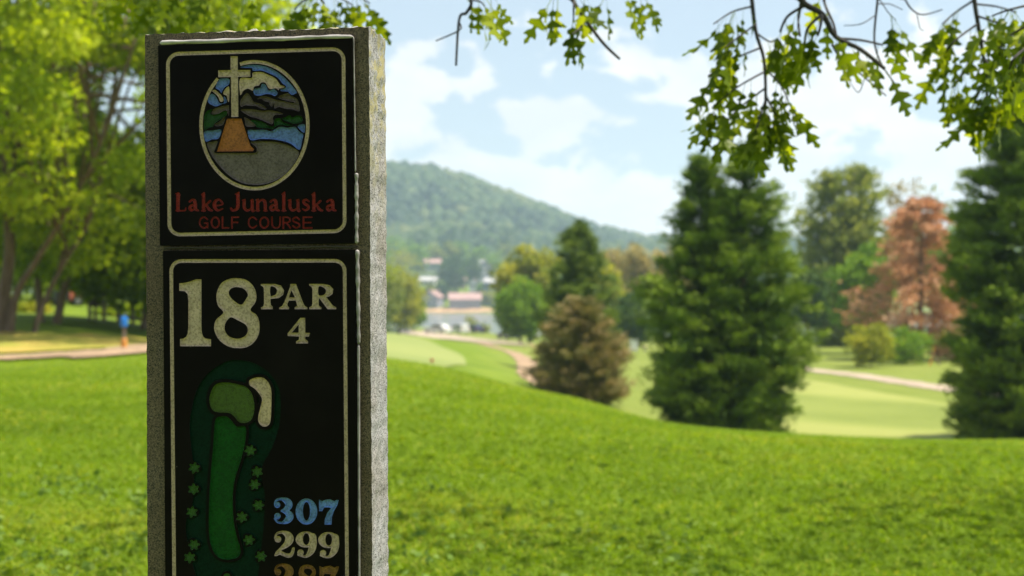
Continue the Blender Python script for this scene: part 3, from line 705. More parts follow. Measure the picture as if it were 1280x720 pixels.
CAPS = [([[(287, 258, 6), (264, 241, 6), (239, 252, 6), (230, 280, 6), (240, 308, 6), (265, 319, 6), (284, 307, 6)]], [[(288, 318, 5), (288, 284, 6), (266, 284, 6)]]),
        (oring(344, 280, 28, 38), []), ([], [[(396, 240, 6.5), (396, 319, 6.5), (441, 319, 6)]]), ([], [[(465, 320, 6.5), (465, 241, 6.5), (513, 241, 6)], [(465, 279, 6), (506, 279, 6)]]),
        ([[(643, 258, 6), (618, 241, 6), (594, 252, 6), (586, 280, 6), (595, 308, 6), (618, 319, 6), (643, 303, 6)]], []), (oring(700, 280, 30, 38), []),
        ([[(756, 241, 6.5), (757, 290, 6.5), (766, 312, 6), (786, 319, 6), (806, 312, 6), (815, 290, 6.5), (816, 241, 6.5)]], []),
        ([], [[(838, 320, 6.5), (838, 241, 6.5), (868, 241, 6), (886, 250, 6), (887, 270, 6), (868, 281, 6), (838, 281, 6)], [(862, 282, 6), (890, 320, 6)]]),
        ([[(955, 258, 6), (932, 241, 6), (910, 254, 6), (914, 272, 6), (945, 285, 6), (957, 302, 6), (934, 319, 6), (907, 304, 6)]], []),
        ([], [[(1046, 241, 6), (985, 241, 6.5), (985, 319, 6.5), (1046, 319, 6)], [(985, 280, 6), (1038, 280, 6)]])]
def both(c):
    s1, s2 = c
    d = [list(map(tuple, discs(s1)))] if s1 else []
    if s2: d.append(list(map(tuple, discs(s2, False))))
    return [[p] for q in d for p in q]
multi('u', 'lettering', [c for g in CAPS for c in glyph(both(g), step=1.5, **ZW)], C_red, pu, label='thin dark red capitals GOLF COURSE')
# --- lower plaque
ring('l', 'border', [(211.6, 324.0), (433.0, 323.6), (436.2, 738), (215.5, 738)], 15, 4.6, pl)
Z18 = dict(ox=210, oy=335, k=6.54); ZP = dict(ox=320, oy=340, k=7.2); ZN = dict(ox=330, oy=610, k=6.545)
def G(name, mat, comps, **kw):
    for c in comps: engrave('l', name, c, mat, pl, **kw)
one = [(92, 125), (120, 123), (160, 117), (200, 103), (226, 92), (273, 92), (273, 480), (277, 530), (287, 560), (305, 575), (330, 580), (351, 582), (351, 640), (98, 640), (98, 580), (125, 577), (148, 562), (160, 535), (166, 480), (166, 270), (160, 215), (140, 192), (115, 187), (92, 187)]
e8 = [(565, 83), (640, 98), (695, 145), (722, 215), (714, 280), (674, 343), (724, 385), (747, 450), (742, 540), (700, 610), (640, 648), (565, 655), (490, 640), (420, 590), (382, 520), (378, 470), (395, 420), (452, 364), (410, 310), (395, 240), (405, 180), (440, 120), (500, 90)]
e8a = [(565, 156), (620, 170), (652, 215), (640, 250), (598, 300), (540, 268), (505, 230), (497, 195), (520, 165)]
e8b = [(518, 403), (575, 430), (632, 462), (652, 500), (640, 545), (605, 570), (560, 578), (500, 560), (466, 515), (466, 460), (490, 420)]
G('numeral', C_cream, glyph(polys=[one], step=2.2, **Z18))
G('numeral', C_cream, glyph(polys=[crom(e8, 4, True)], holes=[crom(e8a, 4, True), crom(e8b, 4, True)], step=2.4, **Z18))
LP = [(42, 107), (170, 107), (225, 122), (252, 165), (244, 205), (205, 235), (140, 241), (130, 242), (130, 275), (135, 298), (150, 312), (150, 335), (45, 335), (45, 318), (65, 310), (72, 285), (70, 150), (62, 132), (44, 122)]
LA = [(308, 107), (360, 107), (420, 268), (440, 306), (462, 318), (462, 335), (347, 335), (347, 318), (370, 305), (366, 285), (357, 258), (295, 258), (281, 290), (285, 308), (297, 318), (297, 335), (208, 335), (208, 320), (235, 306), (255, 270), (300, 150), (306, 130)]
LR = [(477, 107), (610, 107), (665, 120), (695, 155), (690, 195), (658, 220), (632, 226), (690, 300), (722, 320), (722, 335), (645, 335), (570, 237), (565, 237), (563, 290), (570, 308), (588, 318), (588, 335), (480, 335), (480, 318), (500, 308), (507, 285), (507, 160), (500, 135), (480, 122)]
L4 = [(398, 412), (443, 412), (443, 546), (485, 548), (476, 581), (443, 581), (443, 602), (468, 625), (468, 643), (360, 643), (360, 625), (386, 608), (388, 581), (286, 576), (283, 555)]
G('letter', C_cream, glyph(polys=[LP], holes=[crom([(130, 133), (165, 135), (187, 160), (180, 198), (155, 212), (130, 213)], 3, True)], step=2.2, **ZP))
G('letter', C_cream, glyph(polys=[LA], holes=[[(318, 163), (350, 228), (298, 228)]], step=2.2, **ZP))
G('letter', C_cream, glyph(polys=[LR], holes=[crom([(563, 133), (600, 135), (628, 160), (625, 190), (605, 208), (563, 208)], 3, True)], step=2.2, **ZP))
G('numeral', C_cream, glyph(polys=[L4], holes=[[(384, 472), (384, 546), (320, 546)]], step=2.2, **ZP))
n3 = [[(108, 138, 25)], [(88, 130, 7), (102, 100, 9), (142, 90, 11), (185, 106, 26), (204, 136, 30), (185, 170, 22), (142, 187, 7)], [(142, 187, 7), (188, 200, 22), (211, 232, 31), (190, 266, 25), (150, 284, 10), (110, 277, 9), (88, 250, 8)], [(110, 230, 26)]]
n2 = [[(114, 420, 27)], [(90, 410, 8), (106, 374, 10), (150, 362, 12), (196, 385, 28), (208, 420, 34), (186, 460, 25), (140, 497, 14), (105, 530, 12)]]
p2 = crom([(86, 556), (90, 536), (118, 508), (150, 520), (190, 536), (217, 528), (231, 490), (250, 490), (246, 530), (226, 564), (192, 571), (155, 556), (125, 546), (108, 556)], 4, True)
n9 = [[(396, 402, 32), (398, 460, 33), (386, 515, 27), (348, 558, 12), (308, 556, 9), (280, 546, 8)], [(299, 528, 26)]]
p7 = [(450, 95), (476, 106), (505, 96), (540, 92), (575, 108), (595, 97), (611, 98), (600, 140), (572, 190), (555, 240), (553, 300), (495, 300), (498, 255), (516, 205), (548, 165), (530, 160), (492, 160), (476, 190), (450, 190)]
def shp(P, dx, dy, k=1.0): return [(p[0] * k + dx, p[1] * k + dy) for p in P]
def shs(st, dx, dy): return [[(p[0] + dx, p[1] + dy, p[2]) for p in s] for s in st]
h9 = ell(345, 418, 27, 48)
G('numeral', C_lblue, glyph(n3, step=2.2, **ZN)); G('numeral', C_lblue, glyph(polys=[ell(347, 193, 89, 107)], holes=[ell(347, 190, 29, 76)], step=2.2, **ZN)); G('numeral', C_lblue, glyph(polys=[p7], step=2.2, **ZN))
G('numeral', C_cream, glyph(n2, [p2], step=2.2, **ZN))
for dx, dy in ((0, 0), (184, 5)): G('numeral', C_cream, glyph(shs(n9, dx, dy), [shp(ell(342, 421, 83, 66), dx, dy)], [shp(h9, dx, dy)], step=2.2, **ZN))
G('numeral', C_tan, glyph(shs(n2, 0, 268), [shp(p2, 0, 268)], step=2.2, **ZN))
k8 = 160 / 369; G('numeral', C_tan, glyph(polys=[shp(crom(e8, 4, True), 275 - 378 * k8, 622 - 83 * 0.375, k8)], holes=[shp(crom(e8a, 4, True), 275 - 378 * k8, 622 - 83 * .375, k8), shp(crom(e8b, 4, True), 275 - 378 * k8, 622 - 83 * .375, k8)], step=2.2, **ZN))
G('numeral', C_tan, glyph(polys=[shp(p7, 3, 543)], step=2.2, **ZN))
# hole map
ZC = (200, 440, 8.0)
def zc(P, ox, oy, k): return [(ox + x / k, oy + y / k) for x, y in P]
gp = crom(zc([(495, 500), (500, 430), (540, 340), (600, 308), (680, 305), (760, 320), (860, 350), (920, 420), (942, 520), (938, 610), (910, 680), (850, 710), (790, 700), (750, 655), (700, 612), (640, 605), (560, 600), (515, 565)], *ZC), 4, True)
bp = crom(zc([(905, 275), (960, 255), (1030, 258), (1080, 300), (1112, 380), (1114, 500), (1106, 680), (1080, 735), (1030, 745), (990, 710), (982, 650), (1000, 570), (1020, 480), (1000, 430), (950, 370), (900, 335), (890, 300)], *ZC), 4, True)
fp = crom([(268, 533), (270, 523), (277, 520.5), (285, 521.5), (291.5, 528.5), (297, 533.5), (307, 533.5), (306.5, 552), (302, 572), (294.5, 596), (291.4, 612), (291, 634), (292.6, 655), (296, 671), (300.3, 685), (299.6, 693.6), (293, 698.5), (281, 699.4), (271, 695), (264, 682.5), (261, 661.7), (261.7, 620), (264, 585), (266.5, 557)], 4, True)
stars = [(242.7, 584.9), (312.6, 563), (321.4, 589.8), (318, 605.7), (242, 611.5), (239.8, 640), (242.4, 681), (237, 697), (323, 631.7), (302.3, 646.4), (311, 675), (326.3, 695.5)]
outer = crom([(237, 534), (240, 510), (246, 488), (258, 469), (275, 456), (292, 450), (315, 453), (335, 465), (347.5, 482), (351, 505), (348.5, 535), (339, 562), (328, 582), (327, 600), (331, 618), (330, 650), (329, 665), (325, 700), (322, 722), (310, 742), (275, 742), (252, 735), (242, 710), (233.5, 672), (233, 650), (241, 628), (242.5, 594), (241, 575)], 5, True)
xs = np.arange(228, 358, 0.55); ys = np.arange(444, 748, 0.55); X, Y = np.meshgrid(xs, ys)
D = polysdf(X, Y, outer)
for P, mg in ((gp, 4.2), (bp, 4.0), (fp, 3.6)): D = np.maximum(D, mg - polysdf(X, Y, P))
for sx, sy in stars: D = np.maximum(D, 8.2 + 0.9 * np.cos(3 * np.arctan2(Y - sy, X - sx)) - np.hypot(X - sx, Y - sy))
D = np.maximum(D, 7.0 - np.hypot(X - 283.5, Y - 721))
for comp in group_loops([np.array(SP(smooth(c, 1))) for c in contours(D, xs, ys) if abs(area(c)) > 3]): engrave('l', 'rough_area', comp, C_dark, pl, slope=0.0006)
engrave('l', 'map_green', [np.array(SP(gp))], C_lgreen, pl); engrave('l', 'map_bunker', [np.array(SP(bp))], C_wh, pl); engrave('l', 'map_fairway', [np.array(SP(fp))], C_fgreen, pl)
for sx, sy in stars:
    ph = random.uniform(0, 6); P = [(sx + (6.2 + 1.5 * math.cos(6 * t + ph)) * math.cos(t), sy + (6.0 + 1.5 * math.cos(6 * t + ph)) * math.sin(t)) for t in np.linspace(0, 2 * math.pi, 37)[:-1]]
    engrave('l', 'tree_mark', [np.array(SP(P))], C_tree, pl, slope=0.0009, depth=0.0016)
engrave('l', 'tee_mark', [np.array(SP(ell(283.5, 721, 4.4, 4.4, 20)))], C_tree, pl, slope=0.0009, depth=0.0016)
# the black faces, with a hole wherever something is engraved
for wh, Q, par in (('u', UQ, pu), ('l', LQ, pl)):
    q = [np.array(S(*p)) for p in Q]; o = []
    for i in range(4):
        a, b = q[i], q[(i + 1) % 4]
        for k in range(14): o.append(a + (b - a) * k / 14)
    o = np.array(o); V, Fc = cdt([o] + HOLES[wh])
    v = [(x, -TP, z) for x, z in V]; f = [tuple(int(i) for i in t) for t in Fc]
    b0 = len(v); n = len(o)
    v += [(x, -TP, z) for x, z in o] + [(x, -0.0005, z) for x, z in o]
    f += [(b0 + i, b0 + (i + 1) % n, b0 + n + (i + 1) % n, b0 + n + i) for i in range(n)]
    mobj('plaque_face', to_mesh('plaque_face', v, f), M_black, par)
# silicone along the plaque edges, and a dark strip for the shade between them
M_sil = plain('aged_silicone', (0.36, 0.34, 0.35), 0.85, var=0.2, scale=60, bmp=0.3, bscale=200)
M_sil2 = plain('grey_silicone', (0.22, 0.21, 0.21), 0.45, var=0.3, scale=60, bmp=0.3, bscale=200)
def bead(p0, p1, r0, r1, mat, par, lump=0.25, n=70):
    a, b = S(*p0), S(*p1); pts, rad = [], []
    for i in range(n + 1):
        t = i / n; x = a[0] + (b[0] - a[0]) * t; z = a[1] + (b[1] - a[1]) * t
        r = (r0 + (r1 - r0) * t) * (1 + lump * math.sin(t * 31 + 1) * math.sin(t * 13) + random.uniform(-.06, .06) * lump * 3)
        if i in (0, n): r *= 0.3
        pts.append((x, -TP + 0.0022, z + 0.0005 * math.sin(t * 17))); rad.append(max(0.0004, r))
    MB().tube(pts, rad, 8).build('sealant_or_shade_bead', mat, par, True)
bead((199, 53.5), (441, 45.2), 0.0034, 0.0031, M_sil, pu)
bead((441.4, 46), (443.6, 215), 0.0010, 0.0012, M_sil2, pu)
bead((445.0, 216), (445.2, 304), 0.0026, 0.0024, M_sil2, pu)
bead((446.0, 312), (448.0, 430), 0.0030, 0.0022, M_sil2, pl)
bead((447.6, 430), (448.6, 752), 0.0020, 0.0016, M_sil2, pl, 0.1)
bead((204, 310.3), (444, 308.6), 0.0012, 0.0012, plain('gap_shade_strip', (0.03, 0.024, 0.018), 0.7), pl, 0.2)  # dark strip painting the shadow line in the gap below the upper plaque

# ---------------------------------------------------------------- vegetation
B_grey = barkmat('grey_bark', (0.10, 0.085, 0.07), (0.22, 0.19, 0.16))
B_brown = barkmat('brown_bark', (0.09, 0.055, 0.035), (0.22, 0.15, 0.10))
B_oak = barkmat('oak_bark', (0.016, 0.015, 0.016), (0.05, 0.045, 0.042))
L_maple = leafmat('maple_leaves', (0.085, 0.145, 0.005), (0.200, 0.285, 0.010), 0.55, (1.5, 1.5, 0.4), c2=(0.36, 0.42, 0.020))
L_under = leafmat('understorey_leaves', (0.080, 0.145, 0.008), (0.190, 0.270, 0.012), 0.55, (1.5, 1.5, 0.5), c2=(0.32, 0.37, 0.02))
L_fir = leafmat('cypress_sprays', (0.036, 0.072, 0.010), (0.110, 0.190, 0.018), 0.08, c2=(0.25, 0.34, 0.04))
L_fir2 = leafmat('cypress_sprays_far', (0.050, 0.090, 0.022), (0.125, 0.190, 0.034), 0.12, c2=(0.22, 0.29, 0.05))
L_bush = leafmat('bronzed_bush_sprays', (0.110, 0.130, 0.038), (0.230, 0.205, 0.082), 0.15, c2=(0.36, 0.26, 0.14))
L_rust = leafmat('rust_needles', (0.38, 0.195, 0.095), (0.60, 0.325, 0.175), 0.3, (1.2, 1.0, 0.8), c2=(0.66, 0.45, 0.29))
L_olive = leafmat('olive_needles', (0.110, 0.155, 0.030), (0.215, 0.260, 0.056), 0.3, c2=(0.33, 0.35, 0.10))
L_round = leafmat('fresh_green_leaves', (0.070, 0.150, 0.012), (0.150, 0.265, 0.018), 0.4, c2=(0.23, 0.33, 0.03))
L_yel = leafmat('yellow_green_leaves', (0.121, 0.151, 0.012), (0.266, 0.286, 0.022), 0.45, c2=(0.419, 0.386, 0.050))
L_tan = leafmat('tan_spring_leaves', (0.203, 0.187, 0.065), (0.374, 0.312, 0.115), 0.4, (1.3, 1.2, 0.8), c2=(0.515, 0.406, 0.173))
L_dark = leafmat('dark_green_leaves', (0.029, 0.067, 0.015), (0.064, 0.123, 0.024), 0.25, c2=(0.128, 0.182, 0.033))
L_oak = leafmat('oak_leaves', (0.050, 0.085, 0.005), (0.150, 0.205, 0.010), 0.5, (1.8, 1.75, 0.5), 0.38, c2=(0.30, 0.34, 0.018))

def unit(v): return v / (np.linalg.norm(v, axis=-1, keepdims=True) + 1e-9)
def leaves(P, A, ln, wd, fold=0.25, r=rng):
    """pointed leaf-shaped quads at P along axes A (n,3)"""
    n = len(P); A = unit(A); s = unit(np.cross(A, unit(r.normal(size=(n, 3))))); u = np.cross(A, s)
    ln = np.broadcast_to(ln, n)[:, None]; wd = np.broadcast_to(wd, n)[:, None]
    m = P + A * ln * 0.45
    v = np.stack([P, m + s * wd / 2 + u * wd * fold, P + A * ln, m - s * wd / 2 + u * wd * fold], 1).reshape(-1, 3)
    f = np.arange(n * 4, dtype=np.int32).reshape(-1, 4)
    return v, f
def ball(n, r=rng):
    return unit(r.normal(size=(n, 3))) * (r.random((n, 1)) ** (1 / 3))
def crown_obj(name, parts, mat, parent):
    V, Fq, Tt, b = [], [], [], 0
    for v, f, t in parts:
        V.append(v); Fq.append(f + b); Tt.append(np.repeat(t, 4)); b += len(v)
    return mobj(name, to_mesh(name, np.concatenate(V), np.concatenate(Fq), False, np.clip(np.concatenate(Tt), 0, 1)), mat, parent)

def broadleaf(name, label, cat, base, h, w, mat, bark, n=9000, clumps=90, lf=0.16, lw=None, crown0=0.25, seed=1, stems=1, lean=(0, 0), droop=0.3, group=None, tr=None, tint0=0.5, spread=1.0, gap=0.55, csize=0.16, limbs=True):
    """trunk with forking limbs; leaf clumps over the ends of the limbs, gaps between them"""
    r = np.random.default_rng(seed); root = empty(name, label, cat, base, group)
    c0, c1 = h * crown0, h; cc = np.array([lean[0], lean[1], (c0 + c1) / 2]); rad = np.array([w / 2, w / 2, (c1 - c0) / 2])
    dirs = unit(r.normal(size=(clumps, 3))); rr = gap + (1 - gap) * r.random((clumps, 1)) ** 0.7
    noise_r = 1 + 0.16 * np.sin(dirs[:, :1] * 5 + seed) * np.cos(dirs[:, 2:] * 4 + seed * 2) + 0.10 * r.normal(size=(clumps, 1))
    C = cc + dirs * rr * rad * noise_r * (0.93 - csize * 0.4)
    C[:, 2] = np.maximum(C[:, 2], c0 * 0.75)
    tr = tr or max(0.06, h * 0.022)
    mb = MB(); tops = []
    for s in range(stems):
        a = s * 2.4 + seed; off = 0 if stems == 1 else tr * 1.3
        p0 = np.array([math.cos(a) * off, math.sin(a) * off, -0.25])
        top = np.array([lean[0] * 0.6 + math.cos(a) * w * (0.16 if stems > 1 else 0.02), lean[1] * 0.6 + math.sin(a) * w * (0.16 if stems > 1 else 0.02), h * (0.62 if stems == 1 else 0.55)])
        k = np.linspace(0, 1, 7)[:, None]; pth = p0 + (top - p0) * k + np.stack([np.sin(k[:, 0] * 5 + s) * h * 0.012, np.cos(k[:, 0] * 4 + s) * h * 0.012, 0 * k[:, 0]], -1)
        rad_t = tr * (1 - 0.62 * k[:, 0]) * (0.75 if stems > 1 else 1); rad_t[0] *= 1.35
        mb.tube(pth, rad_t, 9); tops.append(pth)
    if limbs:
        for i in range(min(clumps, 60)):
            t = tops[i % stems]; q = t[2 + r.integers(0, 5)]; e = C[i]
            if q[2] > e[2]: q = t[2]
            mid = (q + e) / 2 + np.array([0, 0, 0.06 * h * r.random()]); d = tr * 0.32
            mb.tube([q, q * 0.6 + mid * 0.4 + [0, 0, .02 * h], mid * 0.6 + e * 0.4, e], [d, d * 0.75, d * 0.45, d * 0.15], 5)
    mb.build('trunk', bark, root, True)
    parts = []; per = max(3, n // clumps)
    ct = tint0 + 0.22 * r.normal(size=clumps)
    for i in range(clumps):
        m = int(per * (0.6 + 0.8 * r.random())); rc = csize * w * (0.7 + 0.7 * r.random())
        g = ball(m, r) * [rc, rc, rc * 0.72]; P = C[i] + g
        ax = unit(g + 1e-4) * 0.6 + r.normal(size=(m, 3)) * 0.7 + [0, 0, -droop]
        s = lf * (0.7 + 0.6 * r.random(m))
        v, f = leaves(P, ax, s, s * (lw or 0.55), r=r); parts.append((v, f, ct[i] + 0.15 * r.normal(size=m)))
    crown_obj('crown', parts, mat, root)
    return root

def conifer(name, label, base, h, w, mat, prof, plumes=700, per=38, lf=0.30, lw=0.24, seed=1, tops=((0, 0, 1.0),), group=None, up=0.55, cat='conifer', psize=1.0, bark=None):
    """a cone of feathery plumes of foliage standing out from the stem, one or more leaders"""
    r = np.random.default_rng(seed); root = empty(name, label, cat, base, group)
    mb = MB(); parts = []
    for (ox, oy, hs) in tops:
        hh = h * hs; mb.tube([(ox * .4, oy * .4, -0.3), (ox * .8, oy * .8, hh * 0.4), (ox, oy, hh * 0.97)], [h * 0.017, h * 0.012, 0.012], 8)
    for k in range(plumes):
        ox, oy, hs = tops[k % len(tops)]; hh = h * hs
        z = 1 - (1 - r.random() ** 0.9) if k > 12 else 0.97
        z = min(0.985, 1 - r.random() ** 0.62) if k > 10 * len(tops) else 0.90 + 0.09 * r.random()
        R0 = np.interp(z, *prof) * w / 2 * (0.80 if len(tops) > 1 else 1)
        a = r.random() * 2 * math.pi; lump = 1 + 0.13 * math.sin(a * 3 + z * 11 + seed) + 0.09 * math.sin(a * 7 - z * 23)
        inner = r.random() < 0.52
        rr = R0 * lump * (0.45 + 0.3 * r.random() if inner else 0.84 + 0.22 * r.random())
        L = psize * (0.42 + 0.42 * r.random()) * (0.70 + 0.30 * (1 - z))
        tip = np.array([ox * (0.4 + .6 * z) + math.cos(a) * rr, oy * (0.4 + .6 * z) + math.sin(a) * rr, z * hh])
        out = np.array([math.cos(a), math.sin(a), up * (0.5 + 0.9 * z) + 0.3 * r.normal()]); out /= np.linalg.norm(out)
        m = int(per * (0.7 + 0.6 * r.random())); t = r.random(m)
        spread = (0.05 + 0.25 * np.sin(math.pi * np.clip(t * .86, 0, 1))) * L
        P = tip - out * L * 1.15 + out[None] * (t[:, None] * L * 1.25) + r.normal(size=(m, 3)) * spread[:, None] * [1.0, 1.0, 0.42]
        ax = out[None] * 1.0 + r.normal(size=(m, 3)) * 0.36
        s = lf * (0.6 + 0.7 * r.random(m))
        v, f = leaves(P, ax, s, s * lw, r=r)
        parts.append((v, f, (0.16 if inner else 0.62) + 0.16 * r.normal() + 0.42 * (t - 0.5) + 0.10 * r.normal(size=m)))  # inner plumes darker, tips lighter: shade between the tufts put into the tint
    mb.build('trunk', bark or B_brown, root, True)
    crown_obj('crown', parts, mat, root)
    return root
CY = ([0, 0.04, 0.15, 0.35, 0.55, 0.72, 0.86, 0.95, 1.0], [0.70, 0.80, 0.93, 1.0, 0.88, 0.64, 0.36, 0.14, 0.03])
CY2 = ([0, 0.05, 0.15, 0.30, 0.5, 0.7, 0.86, 0.95, 1.0], [0.72, 0.84, 0.95, 1.0, 0.90, 0.70, 0.42, 0.17, 0.03])

# the two great cypresses and the pair by the path
b = at(911, 40); hT = pz(176, 40) - b.z
conifer('cypress_tree', 'big dense dark green cypress with two tips in the middle of the lawn', b, hT, 4.75, L_fir, CY, 1000, 150, 0.18, 0.27, 11, ((-0.72, 0.1, 0.97), (0.45, -0.1, 1.0)), 'dark green cypresses on the golf course')
b = at(1292, 38); hT = pz(60, 38) - b.z
conifer('cypress_tree', 'tall dark green cypress at the right edge beyond the hanging oak leaves', b, hT, 4.4, L_fir, CY2, 1100, 150, 0.18, 0.27, 12, ((0, 0, 1.0),), 'dark green cypresses on the golf course')
b = at(722, 62); hT = pz(276, 62) - b.z
conifer('cypress_tree', 'slim pointed green cypress rising behind the bronze bush', b, hT, 3.9, L_fir2, CY2, 620, 80, 0.22, 0.28, 13, ((-0.35, 0, 0.95), (0.15, 0, 1.0), (0.5, 0.1, 0.9)), 'dark green cypresses on the golf course', psize=1.15)
b = at(727, 46); hT = pz(372, 46) - b.z
conifer('bronze_bush', 'rounded bronze brown conical bush beside the dirt cart path', b, hT, 2.95, L_bush, ([0, 0.06, 0.2, 0.4, 0.6, 0.8, 0.93, 1], [0.72, 0.9, 1.0, 0.97, 0.86, 0.62, 0.40, 0.15]), 560, 70, 0.15, 0.26, 14, ((0, 0, 1.0),), None, 0.4, 'bush', 0.85)

# right-hand tree group by the path
def tree(px, d, top, wpx, *a, **k):
    b = at(px, d); return broadleaf(a[0], a[1], a[2], b, pz(top, d) - b.z, wpx * d / F, *a[3:], **k)
def con(px, d, top, wpx, name, label, mat, prof, **k):
    b = at(px, d); return conifer(name, label, b, pz(top, d) - b.z, wpx * d / F, mat, prof, **k)
con(1056, 122, 204, 122, 'pine_tree', 'tall olive pine behind the round green tree, against the sky', L_olive, ([0, 0.06, 0.25, 0.45, 0.65, 0.82, 0.93, 1], [0.5, 0.66, 0.86, 1.0, 0.98, 0.78, 0.48, 0.1]), plumes=900, per=30, lf=0.58, lw=0.36, seed=21, tops=((-1.3, 0, 0.96), (1.4, 0.3, 1.0)), up=0.5, psize=3.0, bark=B_grey)
tree(1078, 104, 302, 82, 'round_tree', 'fresh green rounded tree left of the rust coloured tree', 'tree', L_round, B_brown, n=9000, clumps=120, lf=0.34, crown0=0.10, seed=22, csize=0.15)
tree(1128, 128, 206, 58, 'thin_tree', 'thin pale brown tree just showing above the rust coloured one', 'tree', L_tan, B_grey, n=1500, clumps=46, lf=0.38, crown0=0.35, seed=23, gap=0.3, csize=0.13)
tree(1165, 140, 236, 80, 'thin_tree', 'sparse grey green tree behind the rust tree near the big cypress', 'tree', L_olive, B_grey, n=2600, clumps=60, lf=0.42, crown0=0.2, seed=24, gap=0.35)
def rust_tree():
    b = at(1150, 94); h = pz(244, 94) - b.z; r = np.random.default_rng(5)
    root = empty('rusty_larch', 'half dead rust red conifer with open tiered branches by the path', 'tree', b)
    mb = MB(); mb.tube([(0, 0, -.3), (0.05, 0, h * .4), (0.1, 0, h * .8), (0.1, 0, h)], [.24, .17, .08, .02], 9); parts = []
    for k in range(78):
        z = h * (0.05 + 0.93 * (k / 78)) + r.normal() * 0.12; a = k * 2.399 + r.normal() * .3
        L = np.interp(z / h, [0, .15, .35, .6, .85, 1], [2.4, 4.2, 4.7, 3.8, 2.1, .5]) * (0.55 + 0.5 * r.random())
        t = np.linspace(0, 1, 5)[:, None]; pth = np.array([0.06, 0, z]) + np.array([math.cos(a), math.sin(a), 0.12]) * L * t + np.array([0, 0, -0.35 * L]) * t ** 2 * 0.5
        mb.tube(pth, [.055, .045, .035, .025, .01], 4)
        m = 185; tt = 0.2 + 0.85 * r.random(m); P = np.stack([np.interp(tt, t[:, 0], pth[:, i]) for i in range(3)], -1) + r.normal(size=(m, 3)) * [.24, .24, .14] * (0.5 + L / 4)
        s = 0.38 * (.6 + .7 * r.random(m)); v, f = leaves(P, np.array([math.cos(a), math.sin(a), -0.3]) + r.normal(size=(m, 3)) * .6, s, s * .34, r=r)
        parts.append((v, f, 0.5 + 0.2 * r.normal() + .15 * r.normal(size=m)))
    mb.build('trunk', B_brown, root, True); crown_obj('crown', parts, L_rust, root)
rust_tree()
tree(1088, 84, 402, 62, 'shrub', 'yellow green shrub at the foot of the rust coloured tree', 'shrub', L_yel, B_brown, n=2600, clumps=46, lf=0.24, crown0=0.06, seed=25, group='shrubs along the far path')
tree(1128, 88, 410, 70, 'shrub', 'low olive shrub under the middle of the rust coloured tree', 'shrub', L_round, B_brown, n=1800, clumps=36, lf=0.24, crown0=0.06, seed=26, group='shrubs along the far path')
tree(1190, 92, 400, 60, 'shrub', 'tan and green shrub between the rust tree and the big right cypress', 'shrub', L_tan, B_brown, n=1500, clumps=36, lf=0.26, crown0=0.06, seed=27, group='shrubs along the far path')
tree(1215, 118, 250, 110, 'round_tree', 'green tree mostly hidden behind the big right cypress', 'tree', L_round, B_brown, n=6000, clumps=90, lf=0.36, crown0=0.12, seed=28)
tree(1010, 112, 330, 56, 'round_tree', 'dark leafy tree peeping out right of the big middle cypress', 'tree', L_dark, B_brown, n=5000, clumps=80, lf=0.34, crown0=0.25, seed=29)
tree(1335, 110, 240, 140, 'round_tree', 'green tree beyond the right edge behind the tall cypress', 'tree', L_round, B_brown, n=5000, clumps=80, lf=0.4, crown0=0.1, seed=128)
# trees by the lake in the middle distance
tree(662, 150, 303, 80, 'broad_tree', 'large yellow green tree by the lake left of the slim cypress', 'tree', L_yel, B_grey, n=9500, clumps=130, lf=0.50, crown0=0.08, seed=31, csize=0.13)
tree(650, 132, 352, 60, 'broad_tree', 'brighter green low tree in front of the yellow green lakeside tree', 'tree', L_round, B_grey, n=6000, clumps=90, lf=0.42, crown0=0.10, seed=32, csize=0.15)
tree(757, 140, 325, 52, 'broad_tree', 'light green tree right behind the slim cypress', 'tree', L_yel, B_grey, n=5000, clumps=80, lf=0.45, crown0=0.08, seed=33)
tree(797, 126, 358, 64, 'dark_tree', 'dark green rounded tree above the white board', 'tree', L_dark, B_brown, n=6500, clumps=100, lf=0.36, crown0=0.03, seed=34, csize=0.17)
tree(768, 205, 302, 66, 'spring_tree', 'tan yellow tree in new leaf behind the light green tree', 'tree', L_tan, B_grey, n=4200, clumps=80, lf=0.6, crown0=0.08, seed=35, gap=0.4, group='tan trees in new leaf beyond the fairway')
tree(806, 195, 300, 62, 'spring_tree', 'tan yellow tree in new leaf beside the big middle cypress', 'tree', L_tan, B_grey, n=4200, clumps=80, lf=0.6, crown0=0.08, seed=36, gap=0.4, group='tan trees in new leaf beyond the fairway')
tree(845, 200, 306, 70, 'spring_tree', 'tan tree in new leaf hidden behind the big middle cypress', 'tree', L_tan, B_grey, n=3600, clumps=70, lf=0.6, crown0=0.08, seed=37, gap=0.4, group='tan trees in new leaf beyond the fairway')
tree(735, 178, 330, 60, 'broad_tree', 'olive tree glimpsed between slim cypress and tan trees', 'tree', L_olive, B_grey, n=4200, clumps=80, lf=0.5, crown0=0.08, seed=38)
tree(498, 215, 330, 62, 'lakeside_tree', 'yellow green lakeside tree right beside the granite post', 'tree', L_yel, B_grey, n=6500, clumps=100, lf=0.55, crown0=0.06, seed=39, csize=0.15)
tree(470, 190, 322, 70, 'lakeside_tree', 'olive lakeside tree half hidden by the granite post', 'tree', L_olive, B_grey, n=5500, clumps=90, lf=0.52, crown0=0.06, seed=40, csize=0.15)
tree(516, 245, 362, 36, 'lakeside_tree', 'low green tree at the water edge left of the parked cars', 'tree', L_round, B_grey, n=3000, clumps=60, lf=0.5, crown0=0.05, seed=41)
tree(588, 285, 392, 20, 'shrub', 'thin pale green sapling at the water edge behind the cars', 'shrub', L_yel, B_grey, n=360, clumps=16, lf=0.36, crown0=0.12, seed=42, gap=0.3)
